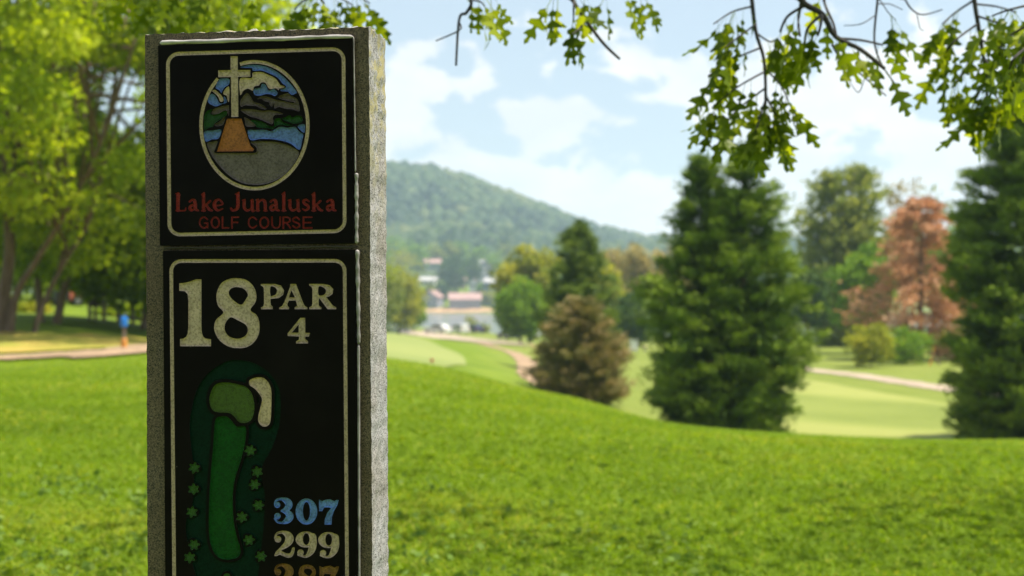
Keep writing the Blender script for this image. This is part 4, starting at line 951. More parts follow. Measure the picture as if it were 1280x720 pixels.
tree(603, 262, 404, 22, 'shrub', 'small olive bush beside the dark blue car', 'shrub', L_olive, B_grey, n=700, clumps=20, lf=0.36, crown0=0.06, seed=43)
# far shore: trees between the houses
FS = [(500, 690, 305, 44, 'y'), (520, 760, 298, 34, 'g'), (490, 820, 296, 40, 'g'), (545, 800, 306, 30, 'o'), (558, 700, 322, 28, 'd'), (571, 690, 318, 28, 'd'), (590, 720, 316, 24, 'd'), (553, 672, 352, 12, 'd'), (563, 800, 300, 20, 'o'), (604, 690, 352, 20, 'r'), (612, 668, 366, 22, 'y'), (622, 675, 362, 20, 'o'), (618, 780, 312, 26, 'g'), (640, 760, 318, 34, 'o'), (655, 690, 340, 40, 'y'), (690, 700, 335, 44, 'g'), (512, 668, 360, 22, 'r'), (537, 664, 357, 12, 'y'), (600, 800, 308, 26, 'g'), (575, 820, 300, 26, 'g'), (632, 850, 300, 22, 'o'), (470, 700, 310, 40, 'g'), (740, 720, 330, 50, 'o'), (800, 720, 326, 60, 'y'), (860, 720, 322, 60, 'g')]
KIND = {'y': ('yellow green', L_yel), 'g': ('mid green', L_round), 'o': ('olive', L_olive), 'd': ('dark green', L_dark), 'r': ('rounded green', L_round)}
WHERE = {0: 'directly above the post side lakeside trees', 1: 'left of the long pink roof', 2: 'highest beside the granite post', 3: 'above the long pink roofed house', 4: 'just left of the dark pair', 5: 'the middle of the dark trees among the houses', 6: 'right of the dark trees beside the white gable', 7: 'just left of the big lake house roof', 8: 'high behind the dark trees among the houses', 9: 'below the white gabled house', 10: 'at the water right of the big lake house', 11: 'at the water near the yellow green lakeside tree', 12: 'right above the white gabled house', 13: 'above the blue grey house', 14: 'behind the large yellow green lakeside tree', 15: 'behind the slim cypress', 16: 'at the water left of the gabled cottage', 17: 'between the white house and the gabled cottage', 18: 'on the slope above the white gable', 19: 'on the slope above the dark trees', 20: 'high above the blue grey house', 21: 'behind the granite post', 22: 'behind the slim cypress on its right', 23: 'seen through the tan trees', 24: 'hidden behind the big middle cypress'}
for i, (px, d, top, wpx, k) in enumerate(FS):
    nm, mt = KIND[k]
    tree(px, d, top, wpx, 'shore_tree', f'far {nm} tree {WHERE[i]}', 'tree', mt, B_brown, n=900, clumps=40, lf=1.5, lw=0.7, crown0=0.06, seed=60 + i, csize=0.19, group='trees on the far shore', limbs=False)

# left: two maples, the darker trees behind
def gap_in(C, b, px, py, rp):   # a hole in the crowns where the sky shows
    x = (C[:, 0] + b.x) / (C[:, 1] + b.y) * F + 640; y = HZ - (C[:, 2] + b.z - CZ) / (C[:, 1] + b.y) * F
    return np.hypot(x - px, y - py) > rp
def maple(px, d, top, w, label, seed, n, stems_px, lean, crown0, clumps, tint0):
    b = at(px, d); h = pz(top, d) - b.z; r = np.random.default_rng(seed)
    root = empty('maple_tree', label, 'tree', b, None); mb = MB(); k = d / F
    ends = []
    for pts, rr in stems_px:
        P = [np.array([(x - px) * k, dy, pz(y, d) - b.z]) for x, y, dy in pts]
        P[0][2] -= 0.3; rr *= .74; c = crom(P, 5); rad = np.interp(np.linspace(0, 1, len(c)), [0, 0.12, 1], [rr * 1.35, rr, rr * 0.35]); mb.tube(c, rad, 10); ends.append(c)
    rad = np.array([w / 2, w / 2, h * (1 - crown0) / 2]); cc = np.array([lean[0], lean[1], h * (crown0 + (1 - crown0) / 2)])
    dirs = unit(r.normal(size=(clumps, 3))); C = cc + dirs * rad * (0.30 + 0.70 * r.random((clumps, 1)) ** 0.6)
    # outer boughs hang lower than the inner ones
    rho = np.hypot(C[:, 0] - cc[0], C[:, 1] - cc[1]) / (w / 2); C[:, 2] -= 0.13 * h * rho ** 2
    C[:, 2] = np.maximum(C[:, 2], 1.7); C = C[gap_in(C, b, 156, 128, 55)]; n = n * len(C) // clumps; clumps = len(C)
    for i in range(0, clumps, 5):
        e = ends[i % len(ends)]; q = e[int(len(e) * (0.45 + 0.5 * r.random()))]
        m = (q + C[i]) / 2 + [0, 0, 0.05 * h]; mb.tube([q, m, C[i]], [0.05, 0.03, 0.01], 5)
    mb.build('trunk', B_brown, root, True)
    parts = []
    for i in range(clumps):
        m = int(n / clumps * (0.6 + 0.8 * r.random())); rc = 0.62 + 0.5 * r.random()
        g = ball(m, r) * [rc * 1.15, rc * 1.15, rc * 0.62]; P = C[i] + g
        ax = unit(g) * 0.5 + r.normal(size=(m, 3)) * 0.6 + [0, 0, -0.55]; s = 0.175 * (0.7 + 0.6 * r.random(m))
        v, f = leaves(P, ax, s, s * 0.72, r=r); parts.append((v, f, tint0 + 0.2 * r.normal() + 0.14 * r.normal(size=m)))
    crown_obj('crown', parts, L_maple, root)
maple(8, 33, -330, 12.2, 'large bright green spreading maple at the far left with several brown stems', 71, 60000,
      [([(6, 440, 0), (4, 380, 0), (12, 310, 0), (6, 200, 0), (-10, 60, .4), (-5, -120, .5)], .22), ([(12, 440, -.1), (22, 375, -.2), (52, 330, -.5), (95, 275, -1), (150, 190, -1.6), (200, 60, -2)], .13), ([(30, 440, .2), (45, 390, .3), (72, 330, .4), (100, 270, .8), (120, 170, 1.2)], .10), ([(2, 440, .2), (-20, 340, .5), (-70, 220, .8), (-130, 60, 1)], .16)],
      (1.2, -0.6), 0.16, 215, 0.66)
maple(72, 41, -110, 10.2, 'second green maple behind the first with two leaning grey brown stems', 72, 50000,
      [([(50, 432, 0), (50, 385, 0), (44, 300, 0), (50, 180, .2), (40, 20, .3)], .17), ([(62, 432, .2), (72, 385, .2), (84, 330, .3), (110, 240, .3), (140, 120, .4)], .19)],
      (1.6, -0.2), 0.10, 200, 0.60)
tree(178, 44, 172, 270, 'maple_tree', 'leafy green tree behind the granite post left of the sky gap', 'tree', L_maple, B_brown, n=26000, clumps=150, lf=0.20, lw=0.7, crown0=0.10, seed=73, csize=0.11, lean=(0.6, 0), gap=0.35, tint0=0.4)
tree(118, 46, 296, 190, 'maple_tree', 'low hanging young maple between the leaning stems and the blue topped post', 'tree', L_maple, B_brown, n=15000, clumps=110, lf=0.2, lw=.7, crown0=0.46, seed=74, csize=0.14, tint0=0.5)
for i, (px, d, top, w, lb) in enumerate([(-60, 60, 180, 330, 'shady green tree far left behind the bright maple'), (60, 70, 200, 280, 'shady green tree behind the leaning grey stems'), (160, 66, 240, 230, 'shady green tree behind the blue topped post'), (255, 80, 250, 260, 'shady green tree hidden behind the granite post'), (20, 95, 120, 420, 'tall shady tree closing the view behind the maples'), (345, 130, 250, 230, 'green tree hidden behind the right half of the granite post')]):
    tree(px, d, top, w, 'shade_tree', lb, 'tree', L_under, B_brown, n=7500, clumps=110, lf=0.36, crown0=0.04, seed=80 + i, csize=0.14, group='shady trees behind the left maples', tint0=0.45)
for i, (px, d, top, w, lb) in enumerate([(38, 50, 385, 46, 'sunlit lime green shrub between the maple stems'), (140, 52, 392, 46, 'dark shrub left of the blue topped post'), (178, 50, 385, 40, 'green shrub right behind the blue topped post')]):
    tree(px, d, top, w, 'shrub', lb, 'shrub', L_yel if i == 0 else L_under, B_brown, n=2200, clumps=40, lf=0.2, crown0=0.05, seed=90 + i, group='shrubs under the left trees')

# ---------------------------------------------------------------- the oak overhead: its trunk stands right of the view, twigs hang into it
def oak_leaf_mesh(seed):
    r = random.Random(seed)
    half = [(0, .008), (.10, .012), (.16, .03), (.20, .17), (.25, .21), (.28, .19), (.31, .06), (.38, .055), (.46, .26), (.53, .36), (.57, .37), (.56, .20), (.57, .08), (.64, .075), (.72, .20), (.82, .27), (.81, .13), (.82, .07), (.88, .07), (.93, .10), (1.0, .0)]
    v, f = [], []
    j = [(x + r.uniform(-.012, .012), max(0.0, w * r.uniform(.82, 1.15))) for x, w in half]
    curl, fold, side = r.uniform(-.25, .45), r.uniform(.05, .45), r.uniform(-.12, .12)
    def P(x, w, sg):
        w *= .66; return (sg * w * math.cos(fold) + side * x * x, w * math.sin(fold) * 0.9 - curl * x * x + 0.015 * math.sin(x * 17 + seed), -x)
    n = len(j); mid = [min(max(x, 0), 1) for x in np.linspace(0, 1, n)]
    for x in mid: v.append(P(x, 0.0, 1))
    for sg in (1, -1):
        b = len(v)
        for x, w in j: v.append(P(x, w, sg))
        for i in range(n - 1):
            q = (i, i + 1, b + i + 1, b + i); f.append(q if sg < 0 else q[::-1])
    # stalk
    b = len(v); v += [(-.006, 0, .22), (.006, 0, .22), (.008, 0, 0), (-.008, 0, 0)]; f.append((b, b + 1, b + 2, b + 3))
    t = r.uniform(0.0, 1.0); me = to_mesh('leaf', v, f, True, [t] * len(v)); me.materials.append(L_oak); return me
LEAFS = [oak_leaf_mesh(i) for i in range(14)]
OB = Vector((7.6, 3.2, 0)); OB.z = Tz(OB.x, OB.y)
oak = empty('oak_tree', 'spreading oak standing out of view whose lobed leaves hang over the top of the scene', 'tree', OB)
def W3(px, py, d): return Vector(((px - 640) / F * d, d, pz(py, d)))
orr = random.Random(4); n_leaf = 0
def put_leaf(p, axis, size, br):
    global n_leaf
    axis = axis.normalized(); o = bpy.data.objects.new('leaf', LEAFS[orr.randrange(len(LEAFS))]); COL.objects.link(o)
    q = Vector((0, 0, -1)).rotation_difference(axis) @ Quaternion((0, 0, 1), orr.uniform(0, 6.283))
    o.parent = br; o.matrix_local = Matrix.LocRotScale(p - OB, q, Vector((size,) * 3)); n_leaf += 1
def oak_branch(paths, name='branch'):
    mb = MB()
    for pts, r0, r1 in paths:
        c = crom([tuple(p) for p in pts], 5) - np.array(OB); mb.tube(c, np.linspace(r0, r1, len(c)), 6)
    return mb.build(name, B_oak, oak, True)
# trunk and great limbs, all outside the frame
mb = MB()
mb.tube([(0, 0, -.3), (0, 0, .3), (-.05, .05, 1.6), (-.2, .1, 3.2), (-.4, .1, 5.2), (-.5, .2, 7.5), (-.5, .1, 9.5)], [.50, .40, .35, .32, .24, .15, .05], 14)
for e in ((-3.6, 1.2, 3.3), (-2.2, 4.8, 5.6), (-5.8, .8, 4.2), (2.5, 3.5, 6.5), (-4.0, -3.0, 6.0), (2, -4, 6.5)):
    s = Vector((-.2, .1, 2.7)); e = Vector(e); m = s.lerp(e, .5) + Vector((0, 0, .7)); mb.tube(crom([tuple(s), tuple(m), tuple(e)], 6), np.linspace(.16, .03, 13), 8)
mb.build('trunk', B_oak, oak, True)
def to_limb(px, py, d, k=1.0):   # from a hanging twig up to the limbs over the frame
    p = W3(px, py, d); return [p + Vector((0.45 * k, 0.15, 1.15)), p + Vector((0.18 * k, 0.05, 0.5)), p]
SPRAYS = [
 # (twig polylines in photo pixels with depth, leaf count, region of bias)
 dict(d=3.7, main=[(938, -40), (940, 0), (945, 40), (955, 75), (957, 125), (953, 150)], tw=[[(945, 30), (925, 45), (905, 60)], [(950, 60), (915, 75), (885, 95)], [(955, 90), (920, 110), (890, 135)], [(957, 110), (930, 130), (908, 150)], [(940, 8), (915, 15), (892, 30)], [(955, 85), (975, 105), (985, 125)], [(957, 125), (950, 145), (945, 165)], [(957, 120), (968, 140), (972, 150)], [(944, 40), (962, 52), (972, 48)]], n=96, w=.006),
 dict(d=3.6, main=[(1000, -40), (1002, 0), (1028, 18), (1045, 46), (1076, 62), (1106, 86)], tw=[[(1030, -40), (1030, 0), (1042, 30), (1046, 48)], [(1046, 48), (1075, 50), (1103, 56)], [(1002, 0), (998, 25), (1000, 45)], [(1028, 18), (1010, 35), (1005, 60)], [(1028, 18), (1025, 35), (1022, 45)], [(1010, 5), (985, 20), (975, 40)]], n=30, w=.009),
 dict(d=3.9, main=[(1215, -50), (1218, 0), (1226, 50), (1232, 90), (1234, 120)], tw=[[(1218, 0), (1195, 15), (1178, 30)], [(1222, 30), (1195, 50), (1175, 75)], [(1226, 50), (1210, 80), (1190, 110)], [(1228, 70), (1245, 90), (1262, 110)], [(1222, 20), (1250, 30), (1280, 45)], [(1232, 100), (1222, 120), (1215, 135)], [(1232, 100), (1245, 120), (1250, 130)], [(1218, 5), (1245, 8), (1270, 15)], [(1226, 50), (1255, 62), (1278, 80)]], n=92, w=.007),
 dict(d=3.4, main=[(1300, -50), (1292, 0), (1285, 40), (1278, 80)], tw=[[(1292, 5), (1262, 12), (1240, 20)], [(1288, 30), (1262, 45), (1250, 60)], [(1282, 60), (1266, 75), (1262, 95)]], n=26, w=.007),
 dict(d=3.8, main=[(395, -40), (398, -10), (405, 5)], tw=[[(398, -8), (378, 2), (368, 12)], [(400, -5), (425, -2), (440, 6)], [(405, -5), (440, -8), (462, 4)]], n=32, w=.006),
 dict(d=3.6, main=[(520, -40), (560, -20), (588, 0), (583, 16), (574, 24), (570, 82)], tw=[[(575, 30), (574, 38), (545, 51)], [(588, 0), (600, 2), (606, 8)], [(575, -8), (590, -5), (620, -4)]], n=9, w=.0055, bare=2),
 dict(d=3.6, main=[(700, -40), (716, 0), (732, 25), (755, 55), (775, 74)], tw=[[(733, 26), (724, 36), (715, 43)], [(716, -2), (700, -6), (684, -4)], [(712, -8), (725, -8), (738, -6)], [(718, -4), (717, 10), (717, 26)]], n=11, w=.0065, bare=1),
 dict(d=3.8, main=[(770, -40), (775, -18), (790, -6)], tw=[[(772, -20), (762, -12), (757, -6)], [(780, -14), (800, -12), (806, -4)]], n=8, w=.005),
 dict(d=4.0, main=[(250, -50), (258, -20), (262, 0)], tw=[[(258, -20), (240, -8), (225, 2)], [(258, -15), (280, -8), (300, -4)], [(240, -20), (215, -12), (195, -2)], [(290, -25), (315, -12), (322, -5)]], n=20, w=.006),
 dict(d=4.1, main=[(150, -50), (160, -25), (170, -5)], tw=[[(160, -25), (140, -12), (130, 0)], [(165, -15), (185, -10), (200, 0)]], n=14, w=.006),
 dict(d=3.7, main=[(1100, -40), (1097, 0), (1093, 50), (1102, 80), (1121, 108)], tw=[[(1097, 5), (1112, 5), (1128, 12)], [(1093, 20), (1076, 30), (1055, 32)], [(1097, -5), (1110, 15), (1120, 25)]], n=5, w=.0035, bare=2),
 dict(d=3.65, main=[(1040, 55), (1052, 74), (1075, 92), (1108, 120)], tw=[[(1085, 82), (1075, 114), (1066, 108), (1056, 90)]], n=0, w=.003, bare=1),
 dict(d=3.8, main=[(1130, -30), (1132, 0), (1150, 18), (1178, 12)], tw=[[(1146, 16), (1150, 35), (1155, 38)]], n=0, w=.003, bare=1),
]
for sp in SPRAYS:
    d = sp['d']; dj = lambda: d + orr.uniform(-.16, .16)
    mp = [W3(x, y, d) for x, y in sp['main']]
    up = to_limb(*sp['main'][0], d) if sp['main'][0][1] < 0 else mp[:1]
    paths = [(up[:-1] + mp if len(up) > 1 else mp, sp['w'] * 1.25, sp['w'] * .55)]; ends = []
    for t in sp['tw']:
        z = [0] + [orr.uniform(-.12, .12) for _ in t[1:]]
        P = [W3(x, y, d + z[i]) for i, (x, y) in enumerate(t)]; paths.append((P, sp['w'] * .5, sp['w'] * .3)); ends.append(P)
    br = oak_branch(paths)
    lv = ends[sp.get('bare', 0):] + ([mp[-3:]] if not sp.get('bare') else [])
    if not lv: lv = [mp[:2]]
    for i in range(sp['n']):
        P = lv[i % len(lv)]; t = orr.random() ** .6 * (len(P) - 1); k = min(int(t), len(P) - 2); p = P[k].lerp(P[k + 1], t - k)
        dr = (P[-1] - P[0]).normalized(); ax = Vector((dr.x * .5 + orr.uniform(-.55, .55), orr.uniform(-.6, .6), -1.35 + orr.uniform(-.1, .3)))
        sz = orr.uniform(.078, .132); put_leaf(p + ax.normalized() * sz * .2, ax, sz, br)
def oak_crown():
    r = np.random.default_rng(44); parts = []
    n = 150; a = r.uniform(0, 2 * math.pi, n); q = np.sqrt(r.random(n)) * 6.6
    X = -1.2 + np.cos(a) * q * 1.05; Y = 1.6 + np.sin(a) * q; Zc = 3.6 + 5.5 * r.random(n) * np.clip(1.1 - q / 8, .2, 1)
    keep = []
    for x, y, z in zip(X, Y, Zc):
        wx, wy, wz = x + OB.x, y + OB.y, z + OB.z
        ok = True
        if wy > 0.3 and abs(wx / wy) < 0.50 and (wz - 1.1 - CZ) / wy < 0.25: ok = False       # nothing of it hangs into the view here
        if abs(wx - sd.x / sd.z * (wz - 1.1) + 0.33) < 1.3 and abs(wy - sd.y / sd.z * (wz - 1.1) - 1.95) < 1.25: ok = False   # a gap the sun comes through
        if ok: keep.append((x, y, z))
    for x, y, z in keep:
        m = 62; g = ball(m, r) * [.95, .95, .45]; s = .13 * (.7 + .6 * r.random(m))
        v, f = leaves(np.array([x, y, z]) + g, r.normal(size=(m, 3)) + [0, 0, -.6], s, s * .62, r=r); parts.append((v, f, .45 + .2 * r.normal(size=m)))
    crown_obj('crown', parts, L_oak, oak)['kind'] = 'stuff'
oak_crown()

broadleaf('oak_tree', 'added unseen oak behind the viewpoint, put there to shade the face of the granite post', 'tree', (-1.5, -8.5, Tz(-1.5, -8.5)), 10.0, 13.0, L_oak, B_oak, n=15000, clumps=130, lf=0.24, crown0=0.16, seed=131, tr=0.4, csize=0.13)  # unseen tree added to darken the light on the plaque faces

# ---------------------------------------------------------------- turf in the foreground
L_blade = leafmat('grass_blades', (0.105, 0.178, 0.009), (0.182, 0.288, 0.015), 0.5, (1.3, 1.25, 0.5), 0.6, c2=(0.30, 0.34, 0.04))
def turf():
    r = np.random.default_rng(9); n = 300000
    u = r.uniform(-0.48, 0.46, n); d = 2.6 * (26 / 2.6) ** (r.random(n) ** 1.05); x = u * d; y = d
    z = T(x, y); clump = np.sin(x * 1.7 + 2 * np.sin(y * 1.1)) * np.sin(y * 1.9 + 1.5 * np.sin(x * .8))
    clump2 = np.sin(x * 6.1 + 2.5 * np.sin(y * 4.7)) * np.sin(y * 5.3 + 2 * np.sin(x * 3.9))
    h = (0.021 + 0.004 * clump + 0.0012 * clump2) * r.uniform(.7, 1.3, n) * (1 + d / 40); w = 0.0034 * (1 + d / 7) * r.uniform(.7, 1.4, n)
    a = r.uniform(0, 2 * math.pi, n); sx, sy = np.cos(a) * w, np.sin(a) * w; b = r.uniform(0, 2 * math.pi, n); l = h * r.uniform(.7, 2.4, n)
    mx, my = x + np.cos(b) * l * .35, y + np.sin(b) * l * .35; tx, ty = x + np.cos(b) * l, y + np.sin(b) * l
    fade = np.clip((24 - d) / 9, 0.25, 1); h = h * fade
    v = np.stack([np.stack([x - sx, y - sy, z - .005], -1), np.stack([x + sx, y + sy, z - .005], -1), np.stack([mx + sx * .8, my + sy * .8, z + h * .65], -1), np.stack([tx, ty, z + h], -1), np.stack([mx - sx * .8, my - sy * .8, z + h * .65], -1)], 1).reshape(-1, 3)
    k = np.arange(n, dtype=np.int32)[:, None] * 5
    f = np.concatenate([k + [[0, 1, 2]], k + [[0, 2, 4]], k + [[4, 2, 3]]])
    t = .45 + .20 * clump + 0.0 * clump2 + .16 * np.sin(x * .45 + 1.3 * np.sin(y * .6)) * np.sin(y * .5 + 2) + .14 * r.normal(size=n); dry = np.sin(x * .83 + 2.2 * np.sin(y * .41 + 1)) * np.sin(y * .77 + 1.9 * np.sin(x * .53)) ; t = np.where(r.random(n) < .04 + .22 * np.clip(dry - .45, 0, 1) * 2, 1.0, t)
    tag(mobj('grass', to_mesh('grass', v, f, False, np.repeat(np.clip(t, 0, 1), 5)), L_blade), 'lush green lawn grass sloping away around the granite post', 'grass', kind='stuff')
turf()
def clover():
    r = np.random.default_rng(19); P, A, s = [], [], []
    for _ in range(170):
        px = r.uniform(0, 900) if r.random() < .75 else r.uniform(-60, 190); d = r.uniform(4.2, 8.5); c = at(px, d)
        for _ in range(int(r.integers(3, 12))):
            x, y = c.x + r.normal() * .09, c.y + r.normal() * .11; P.append((x, y, Tz(x, y) + r.uniform(.018, .04))); a = r.uniform(0, 6.283); A.append((math.cos(a), math.sin(a), .25)); s.append(r.uniform(.022, .05))
    P, A, s = np.array(P), np.array(A), np.array(s); v, f = leaves(P, A, s, s * .8, .1, r); t = np.repeat(r.uniform(.3, .95, len(P)), 4)
    tag(mobj('clover', to_mesh('clover', v, f, False, t), leafmat('clover_leaves', (0.07, 0.13, 0.02), (0.12, 0.20, 0.035), 0.3, rough=.75, c2=(0.19, 0.26, 0.06))), 'broad leaved clover and weeds scattered through the lawn', 'weeds', kind='stuff')
clover()

# ---------------------------------------------------------------- things on the course
M_red = plain('red_plastic', (0.42, 0.02, 0.03), 0.4); M_blue = plain('blue_plastic', (0.01, 0.16, 0.55), 0.35); M_or = plain('orange_sleeve', (0.62, 0.27, 0.05), 0.6)
M_wood = plain('weathered_wood', (0.20, 0.15, 0.11), 0.85, var=.3, scale=30); M_white = plain('white_board', (0.72, 0.71, 0.70), 0.5, var=.05); M_blk = plain('black_rubber', (0.02, 0.02, 0.022), 0.7)
M_dk = plain('dark_vinyl', (0.03, 0.028, 0.03), 0.5); M_steel = plain('dull_steel', (0.35, 0.35, 0.36), 0.4, 0.8); M_glass = plain('dark_glass', (0.03, 0.04, 0.05), 0.08, var=.02); M_redp = plain('salmon_red_panel', (0.55, 0.13, 0.09), 0.45)
M_bluec = plain('blue_canvas', (0.05, 0.12, 0.42), 0.7)
p = hit(540, 455.5, 15); p.z += .05; t = empty('tee_marker', 'small red tee marker block sitting on the crest of the lawn', 'tee marker', p)
MB().prism([(-.045, .02), (.045, .02), (.055, .09), (.04, .125), (-.04, .125), (-.055, .09)], -.05, .05, 1).build('marker_block', M_red, t); MB().lathe([(.008, -.08), (.008, .03)], 8).build('spike', M_steel, t)
p = hit(155, 437, 20); t = empty('ball_washer', 'blue topped ball washer on a brown post with orange sleeve', 'ball washer', p)
k = p.y / F
MB().lathe([(.030, -.2), (.030, 0.42)], 10).build('post', M_wood, t); MB().lathe([(.052, .0), (.056, .02), (.056, 12.6 * k), (.045, 14 * k)], 12).build('sleeve', M_or, t)
hd = MB().lathe([(.04, 28 * k), (4.2 * k, 29 * k), (4.6 * k, 31 * k), (4.6 * k, 38 * k), (4 * k, 40.5 * k), (.02, 41.5 * k)], 14).build('washer_head', M_blue, t); MB().tube([(0, 0, 40 * k), (0, 0, 44 * k), (.05, 0, 44.5 * k)], [.008, .008, .012], 6).build('handle', M_steel, hd)
# golf cart parked under the maples
p = at(84, 62); t = empty('golf_cart', 'dark golf cart with salmon red flank and blue cover under the maples', 'golf cart', p, None, R(24)); k = 62 / F
MB().prism([(-.55, .22), (.50, .22), (.55, .48), (.50, .66), (-.10, .70), (-.50, .62)], -.42, .42, 1).build('body', M_dk, t)
MB().prism([(.05, .24), (.56, .24), (.60, .55), (.50, .84), (.18, .86), (.06, .60)], -.48, .44, 1).build('side_panel', M_redp, t)
MB().prism([(.02, .80), (.60, .74), (.52, .98), (.25, 1.08), (.05, 1.02)], -.46, .46, 1).build('bag_cover', M_bluec, t)
MB().prism([(-.45, .62), (.02, .62), (.06, .95), (-.02, .97), (-.06, .74), (-.45, .72)], -.40, .40, 1).build('seat', M_redp, t)
for sx in (-.38, .38):
    for sy in (-.44, .44):
        w = MB().lathe([(.20, -.07), (.215, -.04), (.215, .04), (.20, .07)], 16, (sx, sy, .2), 'y').build('wheel', M_blk, t, True); MB().lathe([(.10, -.078), (.10, .078)], 12, (sx, sy, .2), 'y').build('rim', M_steel, w)
# white board by the dark tree, with a small one beside it
p = at(792, 109); t = empty('yardage_board', 'white upright board on two legs in front of the dark trees', 'board', p); k = 109 / F
MB().box(-5 * k, 5 * k, -.04, .04, 2.2 * k, 16 * k).build('panel', M_white, t)
for s in (-4, 4): MB().box(s * k - .03, s * k + .03, .041, .10, -.3, 15 * k).build('leg', M_wood, t)
MB().prism([(-5.4 * k, 16 * k), (5.4 * k, 16 * k), (4.6 * k, 16.8 * k), (-4.6 * k, 16.8 * k)], -.06, .06, 1).build('cap', M_white, t)
p = at(806.5, 112); t = empty('waste_bin', 'small pale round bin to the right of the white board', 'bin', p); k = 112 / F
MB().lathe([(2.6 * k, 0), (3.1 * k, 5.5 * k), (3.2 * k, 5.6 * k)], 14).build('body', M_white, t, True); MB().lathe([(3.3 * k, 5.6 * k), (3.2 * k, 6.3 * k), (1 * k, 7 * k)], 14).build('lid', plain('brown_lid', (.25, .13, .10), .6), t, True)
# leaning stake and prunings by the rust tree
p = at(1166, 86); t = empty('leaning_stake', 'pale leaning wooden stake below the rust coloured tree', 'stake', p)
MB().tube([(-.25, 0, -.1), (0, .05, .55), (.12, .05, 1.2)], [.06, .055, .045], 7).build('stake', M_or, t); MB().tube([(.55, .1, -.1), (.2, .05, .35), (-.05, 0, .8)], [.05, .05, .04], 7).build('brace', M_wood, t)
# low fence behind the ball washer
def fence():
    t = empty('rail_fence', 'low grey rail fence behind the blue topped ball washer', 'fence', at(150, 46)); b = t.location
    xs = [(px - 640) / F * 46 for px in (112, 130, 148, 166, 184, 202)]; zs = [Tz(x, 46) for x in xs]
    for x, z in zip(xs, zs): MB().box(x - b.x - .05, x - b.x + .05, -.05, .05, z - b.z - .3, z - b.z + .62).build('post', M_wood, t)
    for i in range(5):
        for hh in (.22, .48): MB().tube([(xs[i] - b.x + .05, .0, zs[i] - b.z + hh), (xs[i + 1] - b.x - .05, .0, zs[i + 1] - b.z + hh)], [.035, .035], 6).build('rail', B_grey, t)
fence()

# parked cars on the gravel road by the lake
def car(px, d, label, paint_c, rz, L=4.5, Hh=1.45, kind='sedan'):
    p = at(px, d, .10); t = empty('parked_car', label, 'car', p, 'cars parked by the lake', rz)
    m = plain('car_paint_' + label.split()[0], paint_c, 0.25, var=.03); l = L / 2; w = .88
    base = [(-l, .30), (-l + .1, .22), (l - .1, .22), (l, .34), (l - .03, .62), (l - .5, .80), (.9, .90), (-l + .5, .96), (-l + .05, .90)]
    MB().prism(base, -w, w, 1).build('body', m, t)
    roof = [(-l + .55, .93), (1.05, .90), (.35, Hh - .05), (.1, Hh), (-1.0, Hh), (-1.45, Hh - .08)] if kind == 'sedan' else [(-l + .08, .93), (1.2, .90), (.6, Hh - .05), (.3, Hh), (-1.7, Hh), (-2.0, Hh - .1)]
    cb = MB().prism(roof, -.72, .72, 1).build('cabin', m, t)
    gl = [(x * .93 - .02, .95 + (z - .93) * .80) for x, z in roof]
    for s in (-1, 1): MB().prism(gl, s * .722, s * .735, 1).build('side_window', M_glass, cb)
    MB().add([(1.0, -.62, .96), (1.0, .62, .96), (.47, .58, Hh - .11), (.47, -.58, Hh - .11)], [(0, 1, 2, 3)]).build('windscreen', M_glass, cb); cb.children[-1].location = (.035, 0, .02)
    for sx in (-l + .85, l - .85):
        for sy in (-w + .08, w - .08):
            wl = MB().lathe([(.30, -.10), (.33, -.07), (.33, .07), (.30, .10)], 16, (sx, sy, .33), 'y').build('wheel', M_blk, t, True); MB().lathe([(.19, -.108), (.19, .108)], 12, (sx, sy, .33), 'y').build('rim', M_steel, wl)
    for sy in (-.62, .62):
        MB().box(l - .10, l + .012, sy - .16, sy + .16, .55, .68).build('headlight', M_white, t); MB().box(-l - .012, -l + .08, sy - .14, sy + .14, .68, .84).build('tail_light', M_red, t)
car(547, 232, 'white sedan parked nearest the granite post, long side showing', (.6, .6, .6), R(142), 4.7, 1.5)
car(574, 236, 'white hatchback between the white sedan and the dark blue car', (.58, .58, .57), R(122), 4.2, 1.5, 'hatch')
car(592, 240, 'dark navy car on the road right of the white hatchback', (.015, .025, .06), R(122), 4.5, 1.5)
car(635.5, 192, 'black car parked in the shade below the yellow green tree', (.012, .016, .03), R(112), 4.4, 1.5, 'hatch')
car(655, 214, 'silver white car half hidden by the slim cypress', (.70, .72, .74), R(175), 4.6, 1.6, 'hatch')
# grey sea wall at the end of the road
p = at(497, 232); t = empty('boundary_wall', 'low blue grey wall beside the granite post at the road end', 'wall', p)
MB().box(-2.6, 2.0, -.15, .15, -.4, .75).build('wall_body', plain('blue_grey_render', (.27, .31, .35), .8), t); MB().box(-2.7, 2.1, -.2, .2, .75, .85).build('coping', plain('pale_coping', (.5, .5, .48), .8), t)

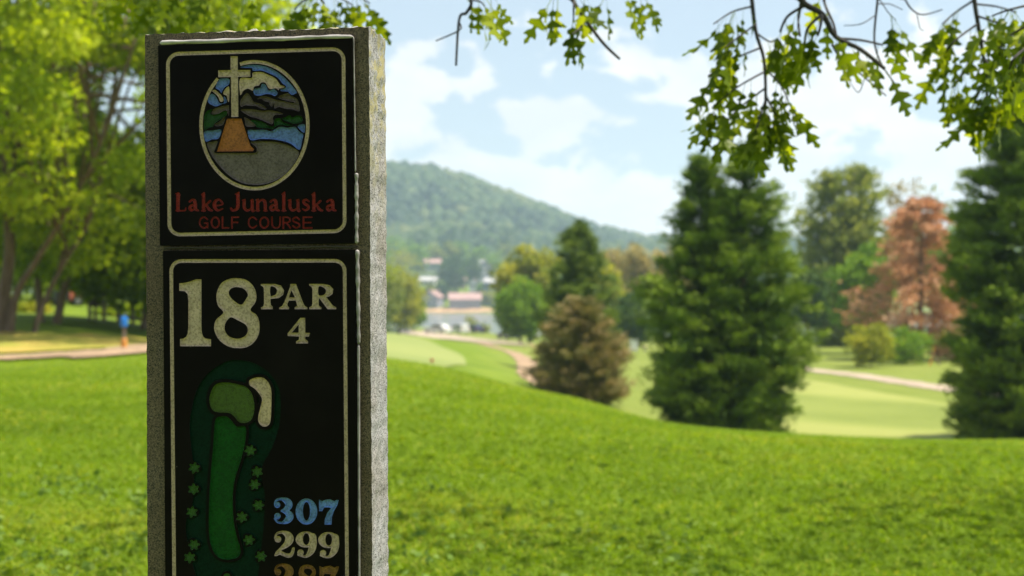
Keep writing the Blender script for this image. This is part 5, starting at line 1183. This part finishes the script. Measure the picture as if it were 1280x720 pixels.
# houses on the far shore
M_pink = plain('dusty_pink_roof', (.36, .225, .21), .8, var=.15, scale=.6); M_whr = plain('pale_roof', (.42, .41, .42), .7, var=.08, scale=.6); M_wallw = plain('white_siding', (.66, .64, .62), .7, var=.06, scale=1)
M_wallg = plain('grey_siding', (.27, .27, .32), .8, var=.1, scale=1); M_wallb = plain('slate_blue_siding', (.10, .15, .24), .8); M_wallt = plain('tan_siding', (.46, .34, .26), .8, var=.1, scale=1); M_win = plain('window_glass', (.05, .06, .08), .15); M_frame = plain('white_trim', (.7, .7, .7), .6)
def house(px, bot, top, wpx, d, label, wall, roof, rz=0.0, gable=False, wins=4, storeys=2, depth=9.0):
    k = d / F; w = wpx * k; zb = pz(bot, d); h = (bot - top) * k; x = (px - 640) * k; g = Tz(x, d)
    t = empty('lake_house', label, 'house', (x, d, zb), 'houses on the far shore', rz)
    he = h * .62; b = min(g - zb - 1.0, -.5); D = depth / 2
    MB().box(-w / 2, w / 2, -D, D, b, he).build('wall', wall, t)
    e = .5
    if gable:
        rf = MB().prism([(-w / 2 - e, he + .01), (0, h), (w / 2 + e, he + .01), (w / 2 + e, he + .3), (0, h + .35), (-w / 2 - e, he + .3)], -D - e, D + e, 1).build('roof', roof, t)
        MB().prism([(-w / 2, he), (w / 2, he), (0, h - .05)], -D, D, 1).build('gable', wall, t)
    else:
        rf = MB().prism([(-D - e, he + .01), (D + e, he + .01), (0, h)], -w / 2 - e, w / 2 + e, 0).build('roof', roof, t)
    MB().box(w * .22, w * .22 + .8, -.2 + D * .3, .6 + D * .3, he, h + .9).build('chimney', M_wallt, rf)
    hs = (he - .6) / storeys
    for s in range(storeys):
        for i in range(wins):
            cx = -w / 2 + w * (i + .5) / wins; z0 = .5 + s * hs + hs * .15; z1 = z0 + hs * .6; ww = w / wins * .30
            f = MB().box(cx - ww - .1, cx + ww + .1, -D - .06, -D + .02, z0 - .1, z1 + .1).build('window', M_frame, t); MB().box(cx - ww, cx + ww, -D - .09, -D - .062, z0, z1).build('pane', M_win, f)
house(542.5, 337, 324, 24, 790, 'long low pink roofed house highest on the far slope', M_wallg, M_pink, R(8), wins=6, storeys=1)
house(535, 358, 346, 22, 712, 'white house left of the dark trees on the far slope', M_wallw, M_whr, R(-10), wins=4, storeys=1)
house(573, 357, 347, 18, 706, 'small pink roofed house between the dark trees', M_wallt, M_pink, R(5), wins=4, storeys=1)
house(591, 361, 350, 9, 692, 'tiny white gabled outbuilding right of the dark trees', M_wallw, M_whr, R(0), True, 1, 1, 6)
house(602, 349, 326, 17, 728, 'tall white roofed gabled house with grey front on the far slope', M_wallg, M_whr, R(20), True, 2, 2)
house(618, 362, 347, 21, 690, 'slate blue house with pale roof left of the yellow green tree', M_wallb, M_whr, R(-12), wins=4, storeys=1)
house(541, 385, 364, 20, 662, 'pinkish gabled cottage at the water left of the big lake house', M_wallg, M_pink, R(-16), True, 3, 2)
house(581, 388, 366, 39, 660, 'big lake house with dusty pink roof and rows of windows', M_wallg, M_pink, R(4), wins=7, storeys=2)
house(638, 342, 332, 18, 780, 'pale house peeping above the yellow green lakeside tree', M_wallw, M_pink, R(6), wins=4, storeys=1)

# ---------------------------------------------------------------- the air between here and the hills
def haze():
    m = bpy.data.materials.new('pale_air'); m.use_nodes = True; nt = m.node_tree; nt.nodes.clear()
    o = nt.nodes.new('ShaderNodeOutputMaterial'); v = nt.nodes.new('ShaderNodeVolumePrincipled')
    v.inputs['Color'].default_value = (0.62, 0.82, 1.0, 1); v.inputs['Density'].default_value = 0.00030; v.inputs['Anisotropy'].default_value = 0.2
    nt.links.new(v.outputs[0], o.inputs['Volume'])
    b = MB().box(-2400, 2400, -2400, 2400, -12.0, 190).build('haze', m); tag(b, 'pale blue summer haze over the valley and the distant mountain', 'haze', kind='stuff')
haze()
